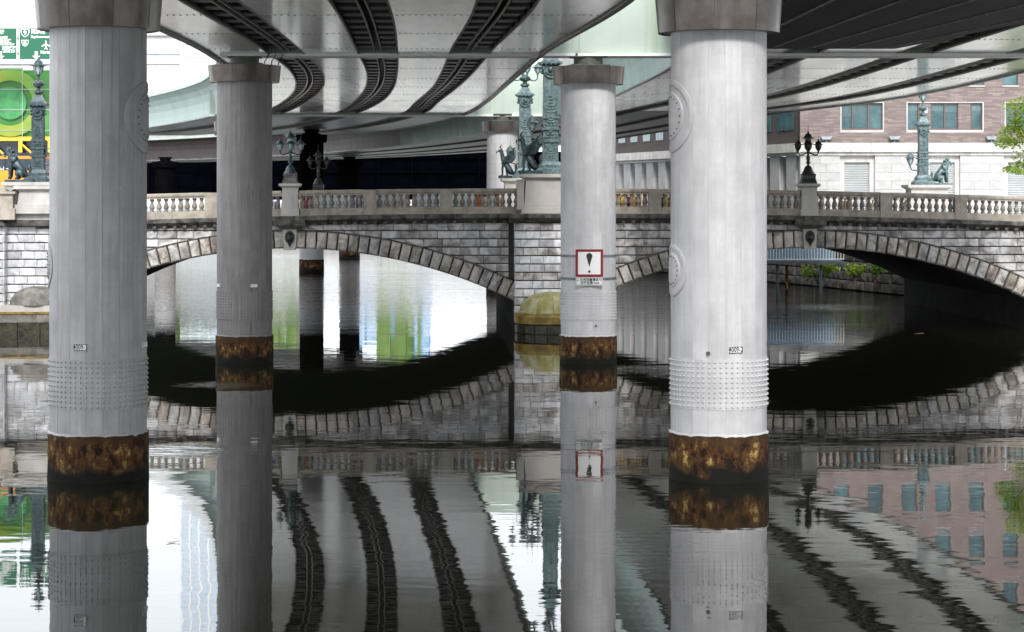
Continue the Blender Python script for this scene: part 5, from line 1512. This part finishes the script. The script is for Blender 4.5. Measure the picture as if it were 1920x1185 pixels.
MB().tube([(0, 0, 0), (0, 0, SZ(60) - 5.2)], 0.2, 10).build('post', M['lip'], ga)
MB().tube([(0, 0, SZ(70) - 5.2), (6.2, 0, SZ(70) - 5.2)], 0.12, 8).tube([(0, 0, SZ(98) - 5.2), (6.2, 0, SZ(98) - 5.2)], 0.12, 8).build('arm', M['lip'], ga)

# ------------------------------------------------------------------ far buildings
def windows_grid(root, x0, x1, z0, z1, nx, nz, y, mt='darkglass', fx=0.55, fz=0.5):
    for i in range(nx):
        for j in range(nz):
            w_ = (x1 - x0) / nx; h = (z1 - z0) / nz
            cx = x0 + (i + .5) * w_; cz = z0 + (j + .5) * h
            MB().box(cx - w_ * fx / 2, cx + w_ * fx / 2, y - 0.06, y + 0.02, cz - h * fz / 2, cz + h * fz / 2).build('window', M[mt], root)
pb = empty('pale_office_building', (-160, 760, 5.2), 0, 'pale office tower with a blue grey band behind the left viaduct parapet', 'building')
MB().box(-90, 62, 0, 40, 0, 60).build('wall', M['pale_wall'], pb)
MB().box(-90, 62, -0.8, 0, 47.6, 51.0).build('window_band', M['paleblue'], pb)
MB().box(-90, 62, -1.6, 0, 51.1, 53.2).build('ledge', M['limestone_dirty'], pb)
MB().box(-90, 62, -1.2, 0, 57.6, 60.4).build('parapet', M['limestone_dirty'], pb)
MB().box(28, 62, -10, 0, 36, 46.5).build('lower_roof', M['limestone_dirty'], pb)
windows_grid(pb, -90, 62, 2, 36, 14, 5, 0, 'winglass')
bt_ = empty('pale_blue_tower', (-101.5, 700, 5), 0, 'pale blue gridded tower mirrored in the water at lower left', 'building')
MB().box(-6, 6, 0, 30, 0, 150).build('wall', M['paleblue'], bt_)
for k in range(5): MB().box(-6 + 3 * k - .3, -6 + 3 * k + .3, -0.5, 0, 0, 150).build('mullion', M['white'], bt_)
for k in range(37): MB().box(-6, 6, -0.4, 0, 4 * k + 2.5, 4 * k + 3.1).build('spandrel', M['white'], bt_)
def far_block(name, x0, x1, h, mt, trim, label):
    r = empty(name, ((x0 + x1) / 2, 690 - h * 0.1, 5), 0, label, 'building')
    hx = (x1 - x0) / 2
    rr = random.Random(int(h * 7 - x0))
    x = -hx
    k = 0
    while x < hx - 0.5:
        w_ = min(rr.uniform(2.2, 5.5), hx - x)
        hh = h * rr.uniform(0.72, 1.0)
        MB().box(x, x + w_ - 0.05, (k % 3) * 1.5, 20, 0, hh).build('wall', M[mt], r)
        for q in range(int(hh / 3.5)):
            MB().box(x + .3, x + w_ - .4, (k % 3) * 1.5 - .1, (k % 3) * 1.5, 3.5 * q + 1.2, 3.5 * q + 2.4 + rr.uniform(-.4, .6)).build('window', M[trim], r)
        x += w_; k += 1
far_block('blue_glass_block', -54, -26, 42, 'blueglass', 'paleblue', 'blue glass block mirrored in the water under the left arch')
far_block('green_sheeted_block', -43, -29, 54, 'far_green', 'leaf', 'green sheeted block mirrored low under the left arch')
far_block('green_sheeted_block', -79, -69, 48, 'far_green', 'leaf', 'narrow green sheeted block mirrored right of the left middle pillar')
far_block('lime_sheeted_block', -113, -97.2, 36, 'net_y', 'far_green', 'lime green sheeted block mirrored between the two left pillars')

dk = empty('dark_building', (-150, 640, 5.0), 0, 'dark navy building filling the gap under the viaducts', 'building')
MB().box(-80, 60, 0, 30, 0, 24).build('wall', M['navy'], dk)
MB().box(60.01, 205, 1, 30, 0, 14.5).build('wall', M['navy'], dk)
for k in range(29):
    MB().box(-80 + 10 * k, -79.4 + 10 * k, -0.3, 1, 0, 24 if k < 15 else 14.4).build('mullion', M['navy'], dk)
for j in range(3):
    MB().box(-80, 205, -0.2, 1, 3.8 + 4.4 * j, 4.3 + 4.4 * j).build('floor_band', M['navy'], dk)

# brick building on the right bank: front along x, side receding to the left
bb = empty('brick_building', (21.4, 160, 5.2), 0, 'brown brick building on a white stone base at the right bank', 'building')
ZB = 5.2
def zpy(py, d=160): return ZC + (365 - py) * d / F - ZB
def xpx(px, d=160): return (px - 960) * d / F - 21.4
zcor0, zcor1 = zpy(285), zpy(268)
L_ = 42.0
wx = []
# first brick floor openings (x0,x1,z0,z1,kind)
wins = [(xpx(1578), xpx(1655), 'triple'), (xpx(1702), xpx(1842), 'group'), (xpx(1886), xpx(1963), 'triple'), (xpx(2010), xpx(2087), 'triple')]
zw0, zw1 = zpy(243), zpy(193)
wall_b = MB()
xs_ = [0.0]
for a, b, k in wins: xs_ += [a, b]
xs_ += [L_]
def wq(x0, x1, z0, z1): wall_b.box(x0, x1, 0, 0.3, z0, z1)
for i in range(0, len(xs_) - 1, 2): wq(xs_[i], xs_[i + 1], zw0, zw1)
wq(0, L_, zcor1, zw0)
wq(0, L_, zw1, zw1 + 1.30)
# upper floors: regular narrow windows between piers
zu = zw1 + 1.30
TOPZ = 30.0
px_ = 1880 - 63.3 * 8
piers = []
while px_ < 2500:
    piers.append((xpx(px_), xpx(px_ + 29)))
    px_ += 63.3
prev = 0.0
for a, b in piers:
    if a < 0.2: continue
    if b > L_: break
    wq(prev, a, zu, TOPZ)
    prev = b
    fz = zu
    while fz < TOPZ - 1:
        wq(a, b, fz + 2.05, min(fz + 3.56, TOPZ))
        fz += 3.56
wq(prev, L_, zu, TOPZ)
wl = wall_b.build('brick_wall', M['brick'], bb)
fz = zu
row_i = 0
for a, b in piers:
    if a < 0.2 or b > L_: continue
    fz = zu
    while fz < TOPZ - 1:
        wn_ = MB().box(a + .03, b - .03, 0.20, 0.24, fz + 0.03, fz + 2.02).build('window', M['winglass'], bb)
        f = MB().box(a, a + .07, 0.10, 0.2, fz, fz + 2.05).box(b - .07, b, 0.10, 0.2, fz, fz + 2.05).box(a + .07, b - .07, .1, .2, fz, fz + .07).box(a + .07, b - .07, .1, .2, fz + 1.0, fz + 1.06)
        f.build('frame', M['frame_brown'], wn_)
        MB().box(a - .04, b + .04, -0.06, 0.1, fz - 0.10, fz - 0.001).build('sill', M['limestone'], wn_)
        fz += 3.56
for a, b, kind in wins:
    gl = MB().box(a, b, 0.26, 0.29, zw0, zw1).build('window', M['winglass'], bb)
    f = MB()
    if kind == 'triple': cuts = [a, a + (b - a) * .27, a + (b - a) * .66, b]
    else: cuts = [a, a + (b - a) * .15, a + (b - a) * .31, a + (b - a) * .50, a + (b - a) * .68, a + (b - a) * .85, b]
    for q in cuts: f.box(max(a, q - .06), min(b, q + .06), 0.14, 0.255, zw0, zw1)
    f.box(a, b, 0.15, 0.254, zw0, zw0 + .1).box(a, b, 0.15, 0.254, zw1 - .08, zw1)
    f.build('frame', M['frame_brown'], gl)
    rc = random.Random(int(a * 10))
    for q0, q1 in zip(cuts[:-1], cuts[1:]):
        MB().box(q0 + .07, q1 - .07, 0.252, 0.259, zw1 - rc.uniform(0.4, 1.5), zw1 - .1).build('blind', M['blind'], gl)
    if kind == 'group':
        for q0, q1 in ((.16, .31), (.68, .84)):
            MB().box(a + (b - a) * q0, a + (b - a) * q1, 0.05, 0.14, zw0 - .03, zw1).build('brick_pier', M['brick'], gl)
        MB().box(a + (b - a) * .20, a + (b - a) * .27, 0.02, 0.049, zw1 - .75, zw1 - .35).build('wall_vent', M['shutter'], gl)
    t = MB().box(a - .10, b + .10, -0.03, 0.12, zw0 - .22, zw0 - .032).box(a - .10, a - .001, -0.02, 0.13, zw0 - .031, zw1 + .08).box(b + .001, b + .10, -0.02, 0.13, zw0 - .031, zw1 + .08).box(a, b, -0.02, 0.13, zw1 + .001, zw1 + .08)
    t.build('stone_surround', M['limestone'], gl)
MB().box(-0.25, L_, -0.35, 0.3, zcor0, zcor1 - .002).box(-0.2, L_, -0.15, 0.3, zcor0 - .25, zcor0 - .002).build('stone_cornice', M['limestone_dirty'], bb)
# stone base: piers of blocks and shuttered bays
base = MB().box(0, L_, 0.5, 0.8, 0, zcor0).build('base_wall', M['limestone'], bb)
pr = [(xpx(1498), xpx(1575)), (xpx(1640), xpx(1735)), (xpx(1800), xpx(1882)), (xpx(1955), xpx(2040)), (xpx(2110), xpx(2190))]
rq = random.Random(11)
H0 = zcor0 - 0.26
for a, b in pr:
    a = max(a, 0.0)
    n = 7
    for j in range(n):
        z0, z1 = H0 * j / n, H0 * (j + 1) / n
        k = 3 if j % 2 else 2
        cuts = [a + (b - a) * q / k for q in range(k + 1)]
        for q in range(k):
            mb, (cx, cz) = stone_poly([(cuts[q] + .006, z0 + .006), (cuts[q + 1] - .006, z0 + .006), (cuts[q + 1] - .006, z1 - .006), (cuts[q] + .006, z1 - .006)], 0, 0.75, .015, .006, rq)
            o = mb.build('stone_block', M['limestone'], base); o.location = (cx, -0.05, cz)
for (a0, a1), (b0, b1) in zip(pr[:-1], pr[1:]):
    x0, x1 = a1, b0
    MB().box(x0 + .001, x0 + .35, 0.20, 0.499, 0, H0).box(x1 - .35, x1 - .001, 0.20, 0.499, 0, H0).box(x0 + .351, x1 - .351, 0.20, 0.499, H0 - .5, H0).build('bay_surround', M['limestone_dirty'], base)
    sh = MB(); n = 30; vs = []
    for k in range(2 * n + 1):
        z = (H0 - .5) * k / (2 * n)
        y = 0.42 if k % 2 else 0.36
        vs += [(x0 + .352, y, z), (x1 - .352, y, z)]
    sh.add(vs, [(2 * k, 2 * k + 1, 2 * k + 3, 2 * k + 2) for k in range(2 * n)]).build('roller_shutter', M['shutter'], bb)
# receding river side
ang = math.atan2(-11.6, 43)
sd = empty('side_wing', (0, 0.8, 0), 0)
sd.parent = bb
sd.rotation_euler = (0, 0, R_(180) - math.atan2(43, 11.6))
# wing built in a local frame: +x runs back along the river; its face looks to -y after the turn below
sd.rotation_euler = (0, 0, math.atan2(43, -11.6))
LW = 46
MB().box(0, LW, -0.3, 0.0, zcor1, TOPZ - 1).build('upper_wall', M['shaded_brick'], sd)
MB().box(0, LW, -0.3, 0.35, zcor0, zcor1 - .003).box(0, LW, -.3, 0.15, zcor0 - .25, zcor0 - .002).build('stone_cornice', M['limestone_dirty'], sd)
MB().box(0, LW, -0.8, -0.5, 0, zcor0 - .26).build('base_wall', M['shutter'], sd)
for k in range(14):
    x0 = 0.4 + k * 3.3
    MB().box(x0, x0 + 1.9, -0.499, 0.05, 0, zcor0 - .26).build('stone_pier', M['limestone'], sd)
    MB().box(x0 + 2.1, x0 + 3.1, -0.499, -0.42, 0.8, zcor0 - 1).build('bay_window', M['darkglass'], sd)
MB().box(1.0, 4.2, 0.0, 0.05, zw0, zw1).build('window', M['winglass'], sd)
for j in range(3):
    for k in range(11):
        x0 = 5.5 + k * 3.6
        MB().box(x0, x0 + 2, 0.0, 0.05, zw0 + 3.56 * j, zw1 + 3.56 * j - .1).build('window', M['winglass'], sd)
MB().box(0, L_, 0.8, 20, 0, 0.2).box(0, L_, 8, 8.3, 0, TOPZ).build('rear_core', M['navy'], bb)

def flood(px, label):
    p = W(px, 266, 159.6)
    r = empty('floodlight', (p.x, 159.8, ZB + zcor1), 0, label, 'light', 'floodlights on the stone cornice')
    MB().box(-0.25, 0.25, -0.1, 0.1, 0.0, 0.06).box(-0.05, 0.05, -0.05, 0.05, 0.06, 0.18).build('bracket', M['steel'], r)
    h = MB().frus(0, 0, 0, 0.22, 0.30, 0.16, 0.42, 0.24).build('lamp_head', M['steel'], r)
    h.location = (0, -0.05, 0.17); h.rotation_euler = (R_(-30), 0, 0)
flood(1550, 'floodlight on the stone cornice above the black lamp')
flood(1678, 'floodlight on the stone cornice left of the pale lantern column')
flood(1860, 'floodlight on the stone cornice beside the tree')

# ------------------------------------------------------------------ seen under the right arch: landing stage, sea wall, shrubs
dkx = empty('landing_stage', (19.2, 146, 0), R_(4), 'blue grey landing stage with white railing under the right arch', 'pier')
zdk = ZC - (489 - 365) * 146 / F
MB().box(-5.0, 3.2, -0.6, 2.6, zdk - 0.16, zdk).build('platform', M['bluesteel'], dkx)
for x in (-3.6, -1.25, -0.6, 1.75): MB().tube([(x, 0, -1.5), (x, 0, zdk - 0.28)], 0.10, 10).build('post', M['rust' if x == -.6 else 'bluesteel'], dkx, True)
rl = MB(); rl.tube([(-5, -0.55, zdk + 1.0), (3.2, -0.55, zdk + 1.0)], 0.04, 6).tube([(-5, -0.55, zdk + 0.12), (3.2, -0.55, zdk + 0.12)], 0.03, 6)
rl.build('rail', M['white'], dkx)
bme2 = MB().tube([(0, 0, 0.12), (0, 0, 1.0)], 0.022, 5).mesh('bar'); bme2.materials.append(M['white'])
for k in range(42):
    o = link('bar', bme2, None, dkx); o.location = (-5 + k * 0.2, -0.55, zdk)
MB().box(-5.0, 3.2, 2.0, 2.1, zdk, zdk + 1.5).build('rear_screen', M['screen_blue'], dkx)

sw = empty('sea_wall', (0, 0, 0), 0, 'dark rough stone sea wall with plants under the right arch', 'wall')
rw = random.Random(8)
pA, pB = Vector((28.0, 130.0, 0)), Vector((21.9, 158.2, 0))
path = [Vector((27.9, 136, 0)), Vector((26.5, 142, 0)), Vector((22.2, 158, 0)), Vector((15.2, 178, 0)), Vector((8.5, 203, 0))]
for a, b in zip(path[:-1], path[1:]):
    ln = (b - a).length; u = (b - a).normalized()
    for j in range(5):
        s = 0.0
        while s < ln:
            wd = rw.uniform(0.8, 1.7)
            mb, (cx, cz) = stone_poly([(0, 0), (min(wd, ln - s + .2) - .04, 0), (min(wd, ln - s + .2) - .04, 0.62), (0, 0.62)], 0, 0.4, .08, .12, rw)
            o = mb.build('stone', M['rubble'], sw)
            p = a + u * (s + wd / 2)
            o.location = (p.x - 0.25 + 0.10 * j, p.y - 0.15, 0.05 + 0.65 * j + 0.31)
            o.rotation_euler = (R_(-6), 0, math.atan2(u.y, u.x) + math.pi)
            s += wd

def leaves(mb, c, rad, n, size, r, flat=1.0):
    for _ in range(n):
        while True:
            p = Vector((r.uniform(-1, 1), r.uniform(-1, 1), r.uniform(-1, 1)))
            if 0.25 < p.length < 1: break
        p = Vector(c) + Vector((p.x * rad[0], p.y * rad[1], p.z * rad[2]))
        a = Vector((r.uniform(-1, 1), r.uniform(-1, 1), r.uniform(-.6, .6))).normalized()
        b = a.cross(Vector((r.uniform(-.5, .5), r.uniform(-.5, .5), 1))).normalized()
        s = size * r.uniform(0.6, 1.3)
        mb.add([p - a * s, p + b * s * .45, p + a * s, p - b * s * .45], [(0, 1, 2, 3)])

def shrub(p, rad, n, size, mt, label):
    r = empty('shrub', p, 0, label, 'shrub', 'shrubs on the sea wall')
    rr = random.Random(int(p[0] * 31 + p[1]))
    mb = MB()
    for k in range(5):
        leaves(mb, (rr.uniform(-.6, .6) * rad[0], rr.uniform(-.5, .5) * rad[1], rad[2] * rr.uniform(-.2, .8)), (rad[0] * .6, rad[1] * .6, rad[2] * .55), n // 5, size, rr)
    mb.build('foliage', M[mt], r)
    st = MB()
    for k in range(4): st.tube([(0, 0, -0.8), (rr.uniform(-.3, .3), 0, 0), (rr.uniform(-.6, .6), rr.uniform(-.3, .3), rad[2] * .6)], [0.04, 0.03, 0.015], 5)
    st.build('stem', M['bark'], r)
def wp(px, py, d):
    v = W(px, py, d); return (v.x, v.y, v.z)
shrub(wp(1535, 515, 150), (1.3, 0.8, 0.75), 420, 0.16, 'leaf_y', 'bright green shrub hanging behind the landing stage posts')
shrub(wp(1602, 512, 147), (0.9, 0.7, 0.55), 260, 0.15, 'leaf_y', 'yellow green shrub on the sea wall, left of two')
shrub(wp(1640, 508, 145), (0.8, 0.7, 0.5), 260, 0.15, 'leaf', 'green shrub on the sea wall, nearest the arch')
mp_ = empty('mooring_post', wp(1709, 556, 140), 0, 'small yellowish post at the end of the sea wall', 'post')
MB().lathe([(0.18, -1.2), (0.18, 0.62), (0.2, 0.64), (0.2, 0.75), (0.05, 0.85)], 10).build('post', M['moss_ring'], mp_, True)

# tree reaching in from the right
tr = empty('street_tree', (30.6, 119, 5.2), 0, 'green leafy tree reaching in at the right edge', 'tree')
MB().tube([(0, 0, 0), (-.1, 0, 2), (0.1, 0, 4.2), (0, 0, 6.5)], [0.28, 0.24, 0.18, 0.08], 10).build('trunk', M['bark'], tr, True)
cr = MB(); lb = MB()
rt_ = random.Random(21)
for (px, py, rx, rz, n) in ((1912, 200, 1.0, .5, 380), (1905, 255, 1.1, .62, 600), (1885, 268, .7, .35, 300), (1912, 315, .75, .4, 320), (1935, 230, 1.4, 1.0, 800), (1945, 290, 1.5, .9, 700), (1905, 225, .55, .25, 160), (1960, 190, 1.6, 1.2, 800), (1900, 240, .6, .3, 200), (1898, 318, .5, .22, 140)):
    p = W(px, py, 119) - Vector((30.6, 119, 5.2))
    leaves(cr, p, (rx, 0.9, rz), n, 0.11, rt_)
    lb.tube([(0, 0, 4.0), (p.x * .5, 0, (4 + p.z) / 2 + .2), tuple(p)], [0.08, 0.05, 0.015], 5)
cr.build('crown', M['leaf_y'], tr); lb.build('branches', M['bark'], tr)
pt = empty('roadside_bush', (-27.6, 125, 5.2), 0, 'green bush behind the left lantern column', 'bush')
cr = MB(); leaves(cr, (0.3, 0, 2.4), (0.9, 0.8, 1.6), 700, 0.12, rt_); cr.build('foliage', M['leaf_y'], pt)
MB().tube([(0.3, 0, 0), (0.3, 0, 2.0)], 0.06, 6).build('stem', M['bark'], pt)

# blue cloth strip and pipe under the right viaduct
cl = empty('hanging_cloth', W(1899, 38, 80), 0, 'narrow dark blue cloth strip hanging under the right viaduct', 'cloth')
vs = []
for k in range(9): vs += [(-0.07 + .02 * math.sin(k), 0.03 * math.sin(k * 1.3), -0.09 * k), (0.07 + .02 * math.sin(k), 0.03 * math.cos(k), -0.09 * k)]
MB().add(vs, [(2 * k, 2 * k + 1, 2 * k + 3, 2 * k + 2) for k in range(8)]).build('strip', M['cloth_blue'], cl)
MB().tube([(0, 0, 0), (0, 0, 0.25)], 0.01, 4).build('string', M['black'], cl)

cb = MB()
for k in range(3):
    x = 0.85 + 0.28 * k
    cb.tube([(x, -0.9, 11.84), (x + .02, -0.95, 12.0), (x + .12, -0.9, 12.12), (x + .16, -0.8, ZD - .02)], 0.022, 5)
cb.build('cables', M['black'], FL)
dp = empty('drain_pipe', W(1081, 0, 80), 0, 'short white drain pipe hanging under the left viaduct near the top edge', 'pipe')
MB().tube([(0, 0, 0.35), (0, 0, -0.45)], 0.05, 8).build('pipe', M['white'], dp); MB().tube([(-.12, 0, 0.1), (.12, 0, 0.1)], 0.025, 6).build('clip', M['steel'], dp)
# fallen leaves and scraps drifting on the river
rf = random.Random(4)
spots = [(1722, 626, 'pale brown leaf floating in the black shade of the right arch'), (322, 1018, 'small leaf floating in front of the near left pillar'), (905, 880, 'leaf floating below the mirrored balustrade')]
for px, py, lb_ in spots:
    d = F * ZC / (py - 365)
    r = empty('floating_leaf', ((px - 960) * d / F, d, 0.004), rf.uniform(0, 3), lb_, 'leaf')
    n = 10; L0 = 0.11 if py > 700 else 0.35
    vs = [(0, 0, 0.012)] + [(L0 * math.cos(2 * math.pi * k / n), 0.5 * L0 * math.sin(2 * math.pi * k / n), 0.004 + 0.02 * abs(math.cos(2 * math.pi * k / n))) for k in range(n)]
    MB().add(vs, [(0, 1 + k, 1 + (k + 1) % n) for k in range(n)]).build('blade', M['dryleaf'], r)
    MB().tube([(L0, 0, 0.02), (L0 * 1.4, 0.02, 0.03)], 0.006, 4).build('stalk', M['bark'], r)
